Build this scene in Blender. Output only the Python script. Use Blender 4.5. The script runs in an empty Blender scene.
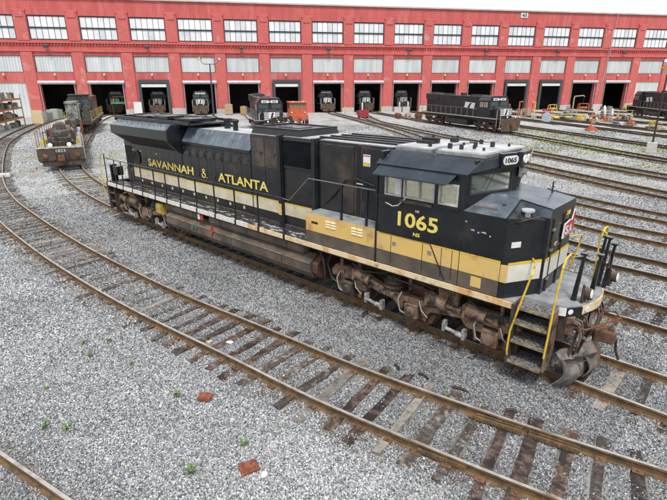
import bpy, math, random
from mathutils import Vector, Matrix, Euler
from math import sin, cos, pi, radians as R
random.seed(7)
SC = bpy.context.scene
COL = SC.collection

# ---------------------------------------------------------------- camera
cam_d = bpy.data.cameras.new('camera'); cam = bpy.data.objects.new('camera', cam_d); COL.objects.link(cam); SC.camera = cam
YAW, PIT, ROL = 2.3091066, 0.336949, -0.0012967
fw = Vector((cos(PIT)*cos(YAW), cos(PIT)*sin(YAW), -sin(PIT)))
rt = Vector((sin(YAW), -cos(YAW), 0)); up = rt.cross(fw)
r2 = rt*cos(ROL)+up*sin(ROL); u2 = -rt*sin(ROL)+up*cos(ROL)
m = Matrix((r2, u2, -fw)).transposed().to_4x4(); m.translation = (5.94477, -10.73629, 6.04991)
cam.matrix_world = m
cam_d.sensor_fit = 'HORIZONTAL'; cam_d.sensor_width = 36; cam_d.lens = 479.498/667*36
cam_d.clip_start = 0.1; cam_d.clip_end = 3000

# ---------------------------------------------------------------- world, sun, exposure
SUN_EL, SUN_AZ = R(60), R(-48)       # azimuth of the direction the light comes from
w = bpy.data.worlds.new('World'); SC.world = w; w.use_nodes = True
nt = w.node_tree; bg = nt.nodes['Background']
sky = nt.nodes.new('ShaderNodeTexSky'); sky.sky_type = 'NISHITA'; sky.sun_disc = False
sky.sun_elevation = SUN_EL; sky.sun_rotation = R(90)-SUN_AZ
sky.air_density = 1.0; sky.dust_density = 4.0; sky.ozone_density = 0.6
hs = nt.nodes.new('ShaderNodeHueSaturation'); hs.inputs['Saturation'].default_value = 0.10
mixs = nt.nodes.new('ShaderNodeMix'); mixs.data_type = 'RGBA'; mixs.inputs[0].default_value = 0.72
mixs.inputs[7].default_value = (11.6, 11.9, 12.4, 1)      # the even cloud layer
nt.links.new(sky.outputs[0], hs.inputs['Color']); nt.links.new(hs.outputs[0], mixs.inputs[6])
nt.links.new(mixs.outputs[2], bg.inputs['Color']); bg.inputs['Strength'].default_value = 0.076
sd = bpy.data.lights.new('sun', 'SUN'); sd.energy = 2.1; sd.angle = R(10); sd.color = (1, .97, .92)
so = bpy.data.objects.new('sun', sd); COL.objects.link(so)
so.rotation_euler = Vector((cos(SUN_EL)*cos(SUN_AZ), cos(SUN_EL)*sin(SUN_AZ), sin(SUN_EL))).to_track_quat('Z', 'Y').to_euler()
so.location = (0, -20, 40)
SC.view_settings.view_transform = 'Standard'; SC.view_settings.look = 'None'
SC.view_settings.gamma = 1; SC.view_settings.exposure = 0.48

# ---------------------------------------------------------------- materials
MATS = {}
def mat(name, c1, c2=None, rough=.6, metal=0, scale=3., detail=6, lo=.35, hi=.65, bump=0, bscale=None, c3=None, s3=1., l3=.55, h3=.75,
        emis=None, rnd=0, dust=None, stretch=None, spec=.5, coat=0):
    if name in MATS: return MATS[name]
    M = bpy.data.materials.new(name); M.use_nodes = True; t = M.node_tree; N = t.nodes; L = t.links
    b = N['Principled BSDF']; b.inputs['Roughness'].default_value = rough; b.inputs['Metallic'].default_value = metal
    b.inputs['Specular IOR Level'].default_value = spec
    if coat: b.inputs['Coat Weight'].default_value = coat; b.inputs['Coat Roughness'].default_value = .15
    geo = N.new('ShaderNodeNewGeometry'); vec = geo.outputs['Position']
    if stretch:
        mp = N.new('ShaderNodeVectorMath'); mp.operation = 'MULTIPLY'; mp.inputs[1].default_value = stretch
        L.new(vec, mp.inputs[0]); vec = mp.outputs[0]
    def noise(s, d=6):
        n = N.new('ShaderNodeTexNoise'); n.inputs['Scale'].default_value = s; n.inputs['Detail'].default_value = d
        n.inputs['Roughness'].default_value = .62; L.new(vec, n.inputs['Vector']); return n.outputs['Fac']
    def ramp(x, a, bb):
        r = N.new('ShaderNodeMapRange'); r.inputs['From Min'].default_value = a; r.inputs['From Max'].default_value = bb
        r.interpolation_type = 'SMOOTHSTEP'; L.new(x, r.inputs['Value']); return r.outputs[0]
    def mix(f, a, bb, mode='MIX'):
        x = N.new('ShaderNodeMix'); x.data_type = 'RGBA'; x.blend_type = mode
        if isinstance(f, float): x.inputs[0].default_value = f
        else: L.new(f, x.inputs[0])
        for i, v in ((6, a), (7, bb)):
            if isinstance(v, tuple): x.inputs[i].default_value = (*v[:3], 1)
            else: L.new(v, x.inputs[i])
        return x.outputs[2]
    col = c1
    if c2: col = mix(ramp(noise(scale, detail), lo, hi), c1, c2)
    if c3: col = mix(ramp(noise(s3, 7), l3, h3), col, c3)
    if dust:      # settled on faces that look up
        sx = N.new('ShaderNodeSeparateXYZ'); L.new(geo.outputs['Normal'], sx.inputs[0])
        up_ = ramp(sx.outputs['Z'], .5, .95); n_ = ramp(noise(2.3, 8), .3, .62)
        mm = N.new('ShaderNodeMath'); mm.operation = 'MULTIPLY'; L.new(up_, mm.inputs[0]); L.new(n_, mm.inputs[1])
        mm2 = N.new('ShaderNodeMath'); mm2.operation = 'MULTIPLY'; L.new(mm.outputs[0], mm2.inputs[0]); mm2.inputs[1].default_value = dust[3]
        col = mix(mm2.outputs[0], col, dust[:3])
    if rnd:
        oi = N.new('ShaderNodeObjectInfo'); mr = N.new('ShaderNodeMapRange'); mr.inputs['To Min'].default_value = 1-rnd; mr.inputs['To Max'].default_value = 1+rnd
        L.new(oi.outputs['Random'], mr.inputs['Value']); hv = N.new('ShaderNodeHueSaturation'); L.new(mr.outputs[0], hv.inputs['Value'])
        if isinstance(col, tuple): hv.inputs['Color'].default_value = (*col[:3], 1)
        else: L.new(col, hv.inputs['Color'])
        col = hv.outputs[0]
    if isinstance(col, tuple): b.inputs['Base Color'].default_value = (*col[:3], 1)
    else: L.new(col, b.inputs['Base Color'])
    if bump:
        bp = N.new('ShaderNodeBump'); bp.inputs['Strength'].default_value = min(1, bump); bp.inputs['Distance'].default_value = .02*max(1, bump)
        L.new(noise(bscale or scale*4, 8), bp.inputs['Height']); L.new(bp.outputs[0], b.inputs['Normal'])
    if emis: b.inputs['Emission Color'].default_value = (*emis[:3], 1); b.inputs['Emission Strength'].default_value = emis[3]
    MATS[name] = M; return M

black = mat('loco_black', (.007, .009, .012), (.014, .017, .021), rough=.24, scale=1.4, c3=(.05, .04, .033), s3=1.5, l3=.56, h3=.8, bump=.28, bscale=1.3, dust=(.22, .24, .27, .55))
black_worn = mat('loco_black_worn', (.009, .010, .013), (.02, .02, .021), rough=.33, scale=2, c3=(.075, .05, .036), s3=.8, l3=.52, h3=.72, bump=.3, bscale=1.4, dust=(.35, .36, .37, .7))
roofpale = mat('roof_dusty_sheen', (.55, .56, .57), (.36, .37, .38), rough=.45, scale=2.2, c3=(.1, .1, .11), s3=1.3, l3=.55, h3=.8)  # pale platforms; dusty roof skin with the sky's grazing reflection painted in
bluegrey = mat('loco_top_sky_sheen', (.065, .085, .11), (.12, .145, .17), rough=.25, scale=2.6, c3=(.24, .25, .26), s3=4, l3=.56, h3=.8, bump=.08)  # dusty black tops, the sky's reflection put into the blue-grey colour
roofblue = mat('cab_roof_paint', (.010, .018, .028), (.022, .033, .046), rough=.42, scale=2.5, c3=(.1, .11, .12), s3=3, l3=.6, h3=.85, bump=.08)
darkgap = mat('dark_gap', (.006, .006, .007), rough=.8)
grille = mat('grille_dark', (.012, .011, .011), (.03, .025, .022), rough=.7, scale=6, bump=.3)
cream = mat('stripe_cream', (.62, .56, .42), (.5, .43, .3), rough=.45, scale=1.6, c3=(.3, .24, .16), s3=2.4, l3=.56, h3=.85)
white_s = mat('stripe_white', (.68, .67, .62), (.58, .56, .5), rough=.4, scale=2, c3=(.32, .28, .22), s3=3, l3=.6, h3=.85)
gold = mat('stripe_gold', (.66, .45, .13), (.6, .42, .17), rough=.4, scale=1.2, c3=(.40, .2, .06), s3=1.3, l3=.52, h3=.72)
yellow = mat('paint_yellow', (.72, .5, .04), (.6, .4, .05), rough=.45, scale=6, c3=(.25, .13, .04), s3=5, l3=.55, h3=.75)
letter = mat('lettering_gold', (.78, .62, .14), (.7, .55, .13), rough=.45, scale=9)
sillw = mat('sill_white', (.7, .69, .65), (.6, .57, .5), rough=.5, scale=5, c3=(.25, .19, .13), s3=2, l3=.55, h3=.75)
sillo = mat('sill_orange', (.68, .55, .36), (.6, .36, .14), rough=.5, scale=2.4, lo=.45, hi=.6, c3=(.22, .12, .07), s3=4, l3=.55, h3=.75)
brown_d = mat('underframe_brown', (.13, .078, .048), (.23, .15, .1), rough=.75, scale=3, c3=(.025, .02, .017), s3=3.2, l3=.47, h3=.62, bump=.6, bscale=14, dust=(.24, .18, .13, .6))
dark_d = mat('underframe_dark', (.025, .021, .018), (.07, .05, .036), rough=.85, scale=4, bump=.5, bscale=16, dust=(.18, .14, .11, .6))
tank_m = mat('fuel_tank_paint', (.085, .06, .045), (.15, .11, .08), rough=.75, scale=1.6, c3=(.055, .05, .045), s3=1.3, l3=.45, h3=.7, bump=.3, bscale=8, stretch=(1, 1, .6))
lowerbrown = mat('sill_panel_brown', (.07, .06, .05), (.12, .095, .07), rough=.6, scale=2.2)
rust = mat('rust', (.2, .075, .035), (.11, .045, .025), rough=.9, scale=7, bump=.5, c3=(.3, .16, .08), s3=3)
wheel_m = mat('wheel_steel', (.17, .07, .04), (.1, .05, .035), rough=.7, scale=5)
rail_rust = mat('rail_rust', (.17, .1, .04), (.075, .05, .03), rough=.85, scale=5, c3=(.22, .14, .06), s3=2, l3=.5, h3=.75, bump=.4, bscale=40)
rail_top = mat('rail_top', (.5, .49, .48), (.36, .33, .3), rough=.38, metal=.35, scale=3, c3=(.16, .1, .05), s3=1.4, l3=.5, h3=.75)
rail_dark = mat('rail_dark', (.055, .037, .022), (.1, .065, .03), rough=.8, scale=2)
railgrey = mat('handrail_grey', (.12, .12, .12), (.2, .19, .18), rough=.5)
steel = mat('bare_steel', (.4, .4, .4), (.28, .27, .26), rough=.4, metal=.6, scale=8)
chrome = mat('silver_paint', (.5, .5, .5), (.35, .34, .32), rough=.45, scale=9)
tread_m = mat('tread_plate', (.05, .05, .05), (.24, .235, .23), rough=.55, scale=22, lo=.42, hi=.58, bump=.8, bscale=60)
deck_m = mat('walkway_plate', (.035, .037, .04), (.42, .42, .41), rough=.55, scale=6.5, lo=.53, hi=.57, c3=(.03, .03, .033), s3=14, l3=.52, h3=.58, bump=.5, bscale=50, stretch=(.35, 1, 1))
deckf_m = mat('front_deck_plate', (.2, .22, .24), (.32, .33, .33), rough=.5, scale=2.4, c3=(.09, .08, .07), s3=4, l3=.55, h3=.75, bump=.3, bscale=50)
glass_w = mat('cab_side_glass', (.66, .64, .5), (.55, .54, .42), rough=.06, metal=.85, scale=16, lo=.4, hi=.6, bump=.35, bscale=16)
whitepaint = mat('white_paint', (.74, .74, .73), (.6, .6, .58), rough=.5, scale=4)
redp = mat('red_paint', (.6, .02, .04), (.5, .03, .04), rough=.4, scale=4)
orangep = mat('orange_paint', (.58, .13, .05), (.46, .11, .05), rough=.45, scale=3, c3=(.25, .06, .03), s3=4)
lens = mat('lamp_lens', (.8, .8, .76), rough=.1, spec=.8)
rubber = mat('rubber', (.02, .02, .02), rough=.6)
wood_dk = mat('tie_wood', (.045, .035, .03), (.12, .1, .085), rough=.95, scale=9, lo=.35, hi=.7, c3=(.3, .27, .23), s3=4.5, l3=.5, h3=.72, bump=1.5, bscale=26, rnd=.45)
wood_pale = mat('tie_wood_pale', (.26, .24, .21), (.09, .075, .065), rough=.95, scale=9, lo=.4, hi=.7, c3=(.4, .37, .32), s3=4.5, l3=.5, h3=.72, bump=1.5, bscale=26, rnd=.3)
wood_red = mat('tie_wood_red', (.055, .033, .026), (.15, .105, .085), rough=.95, scale=7, lo=.42, hi=.62, c3=(.022, .017, .015), s3=2.6, l3=.47, h3=.58, bump=1.5, bscale=26, rnd=.35)
concrete = mat('concrete', (.5, .49, .46), (.38, .37, .35), rough=.85, scale=3, bump=.3)
nsblack = mat('distant_loco_black', (.012, .012, .014), (.03, .03, .034), rough=.35, scale=1.5, dust=(.2, .2, .2, .4))
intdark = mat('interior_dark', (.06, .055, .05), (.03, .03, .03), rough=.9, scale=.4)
greyhouse = mat('door_housing', (.52, .54, .56), (.42, .43, .45), rough=.5, scale=1.5)
panelm = mat('pale_cladding', (.6, .63, .63), (.48, .51, .52), rough=.5, scale=.9, stretch=(1, 1, .12), rnd=.07)
paneg = mat('milky_pane', (.78, .8, .82), (.66, .7, .74), rough=.25, scale=.6, spec=.7, rnd=.2)
winframe = mat('window_frame', (.03, .03, .032), rough=.6)
greenp = mat('green_paint', (.05, .3, .16), (.04, .2, .1), rough=.5)
bluep = mat('blue_paint', (.07, .14, .27), rough=.5)
pallet = mat('pallet_wood', (.45, .34, .2), (.34, .25, .15), rough=.9, scale=5)

# ---------------------------------------------------------------- mesh helper
class MB:
    OFS = Vector((0, 0, 0))
    def __init__(s): s.v = []; s.f = []
    def add(s, vs, fs):
        k = len(s.v); s.v += [tuple(x) for x in vs]; s.f += [tuple(i+k for i in f) for f in fs]; return s
    def box(s, x0, x1, y0, y1, z0, z1):
        x0, x1 = min(x0, x1), max(x0, x1); y0, y1 = min(y0, y1), max(y0, y1); z0, z1 = min(z0, z1), max(z0, z1)
        return s.add([(x0, y0, z0), (x1, y0, z0), (x1, y1, z0), (x0, y1, z0), (x0, y0, z1), (x1, y0, z1), (x1, y1, z1), (x0, y1, z1)],
                     [(0, 3, 2, 1), (4, 5, 6, 7), (0, 1, 5, 4), (1, 2, 6, 5), (2, 3, 7, 6), (3, 0, 4, 7)])
    def obox(s, c, size, rot=(0, 0, 0)):
        e = Euler(rot).to_matrix(); a, b, d = [q/2 for q in size]
        vs = [Vector(c)+e @ Vector(p) for p in ((-a, -b, -d), (a, -b, -d), (a, b, -d), (-a, b, -d), (-a, -b, d), (a, -b, d), (a, b, d), (-a, b, d))]
        return s.add(vs, [(0, 3, 2, 1), (4, 5, 6, 7), (0, 1, 5, 4), (1, 2, 6, 5), (2, 3, 7, 6), (3, 0, 4, 7)])
    def hexa(s, bot, top):      # any polygon bottom and top with the same number of points
        n = len(bot)
        return s.add(list(bot)+list(top), [tuple(reversed(range(n))), tuple(range(n, 2*n))]+[(i, (i+1) % n, n+(i+1) % n, n+i) for i in range(n)])
    def prism(s, poly, ax, a, b):   # poly in the other two axes, in order
        i = 'xyz'.index(ax)
        def p(q, t):
            r = list(q); r.insert(i, t); return tuple(r)
        return s.hexa([p(q, a) for q in poly], [p(q, b) for q in poly])
    def cyl(s, p0, p1, r, n=12, r2=None, caps=True):
        p0, p1 = Vector(p0), Vector(p1); d = (p1-p0).normalized(); t = d.orthogonal().normalized(); q = d.cross(t); r2 = r if r2 is None else r2
        A = [p0+(t*cos(2*pi*i/n)+q*sin(2*pi*i/n))*r for i in range(n)]; B = [p1+(t*cos(2*pi*i/n)+q*sin(2*pi*i/n))*r2 for i in range(n)]
        fs = [(i, (i+1) % n, n+(i+1) % n, n+i) for i in range(n)]
        if caps: fs += [tuple(reversed(range(n))), tuple(range(n, 2*n))]
        return s.add(A+B, fs)
    def tube(s, pts, r, n=6):
        pts = [Vector(p) for p in pts]; rings = []; t = None
        for i, p in enumerate(pts):
            d = (pts[min(i+1, len(pts)-1)]-pts[max(i-1, 0)]).normalized()
            t = d.orthogonal().normalized() if t is None else (t-d*t.dot(d)).normalized(); q = d.cross(t)
            rings += [p+(t*cos(2*pi*k/n)+q*sin(2*pi*k/n))*r for k in range(n)]
        fs = [(i*n+k, i*n+(k+1) % n, (i+1)*n+(k+1) % n, (i+1)*n+k) for i in range(len(pts)-1) for k in range(n)]
        fs += [tuple(reversed(range(n))), tuple(range((len(pts)-1)*n, len(pts)*n))]
        return s.add(rings, fs)
    def lathe(s, c, axis, prof, n=20):   # prof (along, radius)
        c = Vector(c); d = Vector(axis).normalized(); t = d.orthogonal().normalized(); q = d.cross(t); vs = []
        for a, r in prof: vs += [c+d*a+(t*cos(2*pi*k/n)+q*sin(2*pi*k/n))*r for k in range(n)]
        m_ = len(prof); fs = [(i*n+k, i*n+(k+1) % n, (i+1)*n+(k+1) % n, (i+1)*n+k) for i in range(m_-1) for k in range(n)]
        fs += [tuple(reversed(range(n))), tuple(range((m_-1)*n, m_*n))]
        return s.add(vs, fs)
    def build(s, name, ma, parent=None, smooth=False, bevel=0, at=None):
        me = bpy.data.meshes.new(name); o_ = MB.OFS if at is None else Vector(at)
        me.from_pydata([tuple(Vector(v)-o_) for v in s.v], [], s.f); me.update(); me.materials.append(ma)
        o = bpy.data.objects.new(name, me); COL.objects.link(o); o.parent = parent
        if smooth:
            me.shade_smooth(); me.set_sharp_from_angle(angle=R(38))
        if bevel:
            b = o.modifiers.new('bevel', 'BEVEL'); b.width = bevel; b.segments = 2; b.limit_method = 'ANGLE'; b.angle_limit = R(40)
        return o
def tag(o, label=None, cat=None, group=None, kind=None):
    for k, v in (('label', label), ('category', cat), ('group', group), ('kind', kind)):
        if v: o[k] = v
    return o
def empty(name, loc, rz=0, label=None, cat=None, group=None, kind=None):
    o = bpy.data.objects.new(name, None); COL.objects.link(o); o.location = loc; o.rotation_euler = (0, 0, rz); o.empty_display_size = .2
    return tag(o, label, cat, group, kind)
def copy_tree(o, parent=None):
    c = o.copy(); COL.objects.link(c); c.parent = parent
    for ch in list(o.children): copy_tree(ch, c)
    return c
def place(o, mesh_obj_name, ma, parent, loc, rot=(0, 0, 0)):
    c = bpy.data.objects.new(mesh_obj_name, o.data); COL.objects.link(c); c.parent = parent; c.location = loc; c.rotation_euler = rot; return c
def text(body, ma, parent, loc, rot, w=None, h=1., ext=.006, bold=.0, name='lettering', box_w=None, align='LEFT', world=True):
    cu = bpy.data.curves.new('t', 'FONT'); cu.body = body; cu.extrude = ext/ max(h, 1e-3); cu.offset = bold; cu.size = 1.0; cu.resolution_u = 3
    tmp = bpy.data.objects.new('t', cu); COL.objects.link(tmp); dg = bpy.context.evaluated_depsgraph_get()
    me = bpy.data.meshes.new_from_object(tmp.evaluated_get(dg)); bpy.data.objects.remove(tmp); bpy.data.curves.remove(cu)
    xs = [v.co.x for v in me.vertices]; ys = [v.co.y for v in me.vertices]; x0, x1, y0, y1 = min(xs), max(xs), min(ys), max(ys)
    sx = (w/(x1-x0)) if w else h/(y1-y0); sy = h/(y1-y0); E_ = Euler(rot).to_matrix(); o_ = MB.OFS if world else Vector((0, 0, 0))
    for v in me.vertices:
        p = Vector(((v.co.x-x0)*sx, (v.co.y-y0)*sy, v.co.z*max(h, 1e-3))); v.co = E_ @ p+Vector(loc)-o_
    me.name = name; me.materials.clear(); me.materials.append(ma)
    o = bpy.data.objects.new(name, me); COL.objects.link(o); o.parent = parent; return o
FACE_Y = (R(90), 0, 0); FACE_X = (R(90), 0, R(90))

# ---------------------------------------------------------------- ground
GZ = -.19
def ground_material():
    M = bpy.data.materials.new('ballast_ground'); M.use_nodes = True; t = M.node_tree; N = t.nodes; L = t.links; b = N['Principled BSDF']
    b.inputs['Roughness'].default_value = .95; b.inputs['Specular IOR Level'].default_value = .2
    geo = N.new('ShaderNodeNewGeometry'); P = geo.outputs['Position']
    def vor(s):
        v = N.new('ShaderNodeTexVoronoi'); v.inputs['Scale'].default_value = s; L.new(P, v.inputs['Vector']); return v
    def noi(s, d=6, r=.6):
        v = N.new('ShaderNodeTexNoise'); v.inputs['Scale'].default_value = s; v.inputs['Detail'].default_value = d; v.inputs['Roughness'].default_value = r; L.new(P, v.inputs['Vector']); return v.outputs['Fac']
    def mr(x, a, bb, c=0., d=1.):
        r = N.new('ShaderNodeMapRange'); r.interpolation_type = 'SMOOTHSTEP'
        for k, v in zip(('From Min', 'From Max', 'To Min', 'To Max'), (a, bb, c, d)): r.inputs[k].default_value = v
        L.new(x, r.inputs['Value']); return r.outputs[0]
    def mix(f, a, bb, mode='MIX'):
        x = N.new('ShaderNodeMix'); x.data_type = 'RGBA'; x.blend_type = mode
        if isinstance(f, float): x.inputs[0].default_value = f
        else: L.new(f, x.inputs[0])
        for i, v in ((6, a), (7, bb)):
            if isinstance(v, tuple): x.inputs[i].default_value = (*v[:3], 1)
            else: L.new(v, x.inputs[i])
        return x.outputs[2]
    v1 = vor(22); v2 = vor(7.)
    sep = N.new('ShaderNodeSeparateColor'); L.new(v1.outputs['Color'], sep.inputs[0])
    cr = N.new('ShaderNodeValToRGB'); e = cr.color_ramp.elements; e[0].position = 0; e[0].color = (.09, .095, .1, 1); e[1].position = 1; e[1].color = (.6, .6, .58, 1)
    for p, c in ((.3, (.19, .195, .2)), (.55, (.3, .3, .3)), (.8, (.42, .42, .41))):
        q = e.new(p); q.color = (*c, 1)
    L.new(sep.outputs[0], cr.inputs[0])
    sep2 = N.new('ShaderNodeSeparateColor'); L.new(v2.outputs['Color'], sep2.inputs[0])
    col = mix(mr(sep2.outputs[1], .1, .9, 0, .35), cr.outputs[0], (.17, .175, .18))
    # broad pale and dark areas of the yard
    col = mix(mr(noi(.09, 5), .42, .62, 0, .6), col, (.46, .46, .45))
    col = mix(mr(noi(.33, 7, .7), .5, .68, 0, .5), col, (.15, .145, .14))
    # distance from the building: whitish trodden fines towards the shop
    dotn = N.new('ShaderNodeVectorMath'); dotn.operation = 'DOT_PRODUCT'; L.new(P, dotn.inputs[0]); dotn.inputs[1].default_value = (.80630, -.59151, 0)
    far = mr(dotn.outputs['Value'], -28., -6., 1., 0.)          # near 1 beyond the middle tracks
    grain = mix(mr(noi(5., 8, .75), .38, .62), (.3, .31, .315), (.55, .555, .55)); fcol = mix(mr(noi(.5, 8, .72), .46, .62), grain, (.3, .285, .26)); fcol = mix(mr(noi(.13, 8, .7), .52, .66, 0, .7), fcol, (.2, .185, .165))
    col = mix(far, col, fcol)
    # weeds between the far tracks
    wd = N.new('ShaderNodeMath'); wd.operation = 'MULTIPLY'; L.new(mr(noi(.22, 7, .75), .53, .66), wd.inputs[0])
    band = N.new('ShaderNodeMath'); band.operation = 'MULTIPLY'
    L.new(mr(dotn.outputs['Value'], -46., -34., 0, 1.), band.inputs[0]); L.new(mr(dotn.outputs['Value'], -20., -12., 1., 0.), band.inputs[1])
    L.new(band.outputs[0], wd.inputs[1])
    col = mix(wd.outputs[0], col, mix(mr(noi(1.7), .4, .6), (.36, .36, .08), (.2, .24, .08)))
    L.new(col, b.inputs['Base Color'])
    bp = N.new('ShaderNodeBump'); bp.inputs['Strength'].default_value = .9; bp.inputs['Distance'].default_value = .035; bp.invert = True
    L.new(v1.outputs['Distance'], bp.inputs['Height']); L.new(bp.outputs[0], b.inputs['Normal'])
    return M

# ---------------------------------------------------------------- tracks
def catmull(pts, step=.6):
    P = [Vector((*p, 0)) for p in pts]; P = [P[0]*2-P[1]]+P+[P[-1]*2-P[-2]]; out = []
    for i in range(1, len(P)-2):
        a, b, c, d = P[i-1:i+3]; n = max(2, int((c-b).length/.4))
        for k in range(n):
            t = k/n; out.append(.5*((2*b)+(c-a)*t+(2*a-5*b+4*c-d)*t*t+(3*b-a-3*c+d)*t**3))
    out.append(P[-2]); acc = [out[0]]; L_ = 0; need = step
    for i in range(1, len(out)):
        seg = (out[i]-out[i-1]).length
        while L_+seg >= need:
            acc.append(out[i-1].lerp(out[i], (need-L_)/seg)); need += step
        L_ += seg
    return acc
def rail_mesh(path, off, name, ma, parent, top=0., prof=None, lift=0):
    prof = prof or [(-.036, 0), (.036, 0), (.036, -.035), (.01, -.05), (.01, -.15), (.07, -.17), (-.07, -.17), (-.01, -.15), (-.01, -.05), (-.036, -.035)]
    b = MB(); n = len(prof)
    for i, p in enumerate(path):
        d = (path[min(i+1, len(path)-1)]-path[max(i-1, 0)]).normalized(); nn = Vector((-d.y, d.x, 0)); q = p+nn*off
        b.v += [tuple(q+nn*a+Vector((0, 0, z+top+lift))) for a, z in prof]
    for i in range(len(path)-1): b.f += [(i*n+k, (i+1)*n+k, (i+1)*n+(k+1) % n, i*n+(k+1) % n) for k in range(n)]
    b.f += [tuple(range(n)), tuple(range((len(path)-1)*n+n-1, (len(path)-1)*n-1, -1))]
    return b.build(name, ma, parent, at=(0, 0, 0))
PATHS = []
CAMP = Vector((5.94, -10.74, 0))
TIE_PROTO = []
for k in range(5):      # weathered tie shapes, ends chewed and tops uneven
    rr = random.Random(k+3); b = MB(); nx = 7; vs = []
    for i in range(nx+1):
        x = -1.28+2.56*i/nx
        for (yy, zz) in ((-.115, 0), (-.105, .0), (.105, .0), (.115, 0)):
            z = {0: -.12, 3: -.12}.get(((-.115, -.105, .105, .115).index(yy)), 0)
            vs.append((x+rr.uniform(-.03, .03), yy+rr.uniform(-.018, .018), z+(rr.uniform(-.022, .008) if z == 0 else 0)))
    fs = []
    for i in range(nx):
        for j in range(3): fs.append((i*4+j, (i+1)*4+j, (i+1)*4+j+1, i*4+j+1))
    fs += [(0, 1, 2, 3), (nx*4+3, nx*4+2, nx*4+1, nx*4)]; b.add(vs, [tuple(reversed(f)) for f in fs]); me = bpy.data.meshes.new('tie')
    me.from_pydata(b.v, [], b.f); me.update(); TIE_PROTO.append(me)
TIE_MESH = {}; TIES = []
PLATES = MB()
def tie_mesh(k, ma):
    if (k, ma.name) not in TIE_MESH:
        me = TIE_PROTO[k].copy(); me.materials.append(ma); TIE_MESH[(k, ma.name)] = me
    return TIE_MESH[(k, ma.name)]
bed_m = mat('track_bed', (.13, .12, .11), (.26, .255, .25), rough=.95, scale=1.1, lo=.35, hi=.7, c3=(.07, .055, .04), s3=.8, l3=.45, h3=.65, bump=1, bscale=22)
def track(pts, label_near=True, tie_range=38, rm=None, tm=None, style='dark', bed=False, tie_skip=0, zt=-.165, gap=.56, joint=False, stuff_range=70):
    tr = empty('railway_track', (0, 0, 0), kind='structure'); path = catmull(pts, gap); PATHS.append(path)
    for sgn in (1, -1):
        r_ = rail_mesh(path, .7525*sgn, 'rail', rm or rail_rust, tr)
        rail_mesh(path, .7525*sgn, 'rail_head', tm or rail_top, r_, lift=.0025, prof=[(-.03, 0), (.03, 0), (.03, -.001), (-.03, -.001)])
    far = MB(); nfar = 0
    for i, p in enumerate(path[1:-1], 1):
        d = (path[i+1]-path[i-1]).normalized(); dist = (p-CAMP).length; ang = math.atan2(d.y, d.x)
        if random.random() < tie_skip: continue
        cols = {'dark': [wood_dk]*5+[wood_pale], 'mixed': [wood_dk, wood_dk, wood_pale, wood_red], 'red': [wood_red]*5+[wood_pale, wood_dk, wood_dk]}
        st = style(p) if callable(style) else style
        if dist < tie_range:
            ma = random.choice(cols[st]); o = bpy.data.objects.new('tie', tie_mesh(random.randrange(5), ma)); COL.objects.link(o); o.parent = tr
            o.location = (p.x+random.uniform(-.04, .04), p.y+random.uniform(-.04, .04), zt+random.uniform(-.014, .01)-(.005 if callable(style) and st == 'dark' else 0)); TIES.append((o.location.x, o.location.y, ang+pi/2))
            o.rotation_euler = (random.uniform(-.02, .02), random.uniform(-.008, .008), ang+pi/2+random.uniform(-.05, .05)); o.scale = (random.uniform(.93, 1.04), random.uniform(.75, 1.15), 1)
            if dist < 26:
                nrm = Vector((-d.y, d.x, 0))
                for sg in (-1, 1):
                    PLATES.obox(tuple(p+nrm*.7525*sg+Vector((0, 0, zt+.006))), (.17, .28, .012), (0, 0, ang)); PLATES.obox(tuple(p+nrm*(.7525+.11)*sg+Vector((0, 0, zt+.03))), (.03, .03, .05), (0, 0, ang)); PLATES.obox(tuple(p+nrm*(.7525-.11)*sg+Vector((0, 0, zt+.03))), (.03, .03, .05), (0, 0, ang))
        elif dist < stuff_range:
            far.obox((p.x, p.y, zt-.05), (.22, 2.5, .12), (0, 0, ang))
    if far.v: tag(far.build('tie_row', wood_dk, tr, at=(0, 0, 0)), kind='stuff')
    if bed:
        b = MB(); n = 4
        for i, p in enumerate(path):
            d = (path[min(i+1, len(path)-1)]-path[max(i-1, 0)]).normalized(); nn = Vector((-d.y, d.x, 0))
            w1, w2 = random.uniform(1.1, 1.45), random.uniform(1.1, 1.45); q = [p+nn*w1, p-nn*w2]
            b.v += [(q[0].x, q[0].y, GZ+.004), (q[1].x, q[1].y, GZ+.004)]
        for i in range(len(path)-1): b.f.append((i*2, i*2+1, (i+1)*2+1, (i+1)*2))
        b.build('track_bed', bed_m, tr, at=(0, 0, 0))
    return tr, path
WD = Vector((.59151, .80630, 0)); WN = Vector((.80630, -.59151, 0)); WO = Vector((-100.5905, 23.0310, 0)); BAY = 8.796
def door(n, out=0):
    p = WO+WD*(BAY*(n+.37))+WN*out; return (p.x, p.y)
def main_arc():
    out = [(42, 0), (25, 0), (10, 0), (0, 0), (-14.3, 0)]
    for a in (4, 8, 12, 16, 20, 24, 27): out.append((-14.3-66*sin(R(a)), 66*(1-cos(R(a)))))
    a = out[-1]; out += [(-61, 15.0), (-75, 21.9), (-86, 28), door(1, -6)]
    return out
track(main_arc(), tie_range=60, zt=-.16, style='mixed')
FG = [(30, 3.0), (16, -.6), (9.5, -2.3), (4.7, -3.42), (2.6, -3.82), (.1, -4.2), (-2.4, -4.4), (-7, -4.78), (-12, -4.88), (-16, -4.78), (-20, -4.55), (-25, -4.1), (-31.3, -2.95), (-40, -.7), (-50, 2.2), (-57.8, 4.9), (-70.6, 10.6), (-85, 18), door(0, -6)]
track(FG, tie_range=62, style=lambda p: 'red' if p.x > -4.5 else 'dark', zt=-.15, bed=True)
FG_TRACK = bpy.data.objects['railway_track.001']
track([(14, -7.4), (4, -9.05), (-1.4, -10.15), (-2.9, -10.47), (-12, -12.4), (-22, -14)], tie_range=0, stuff_range=0)
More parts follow.
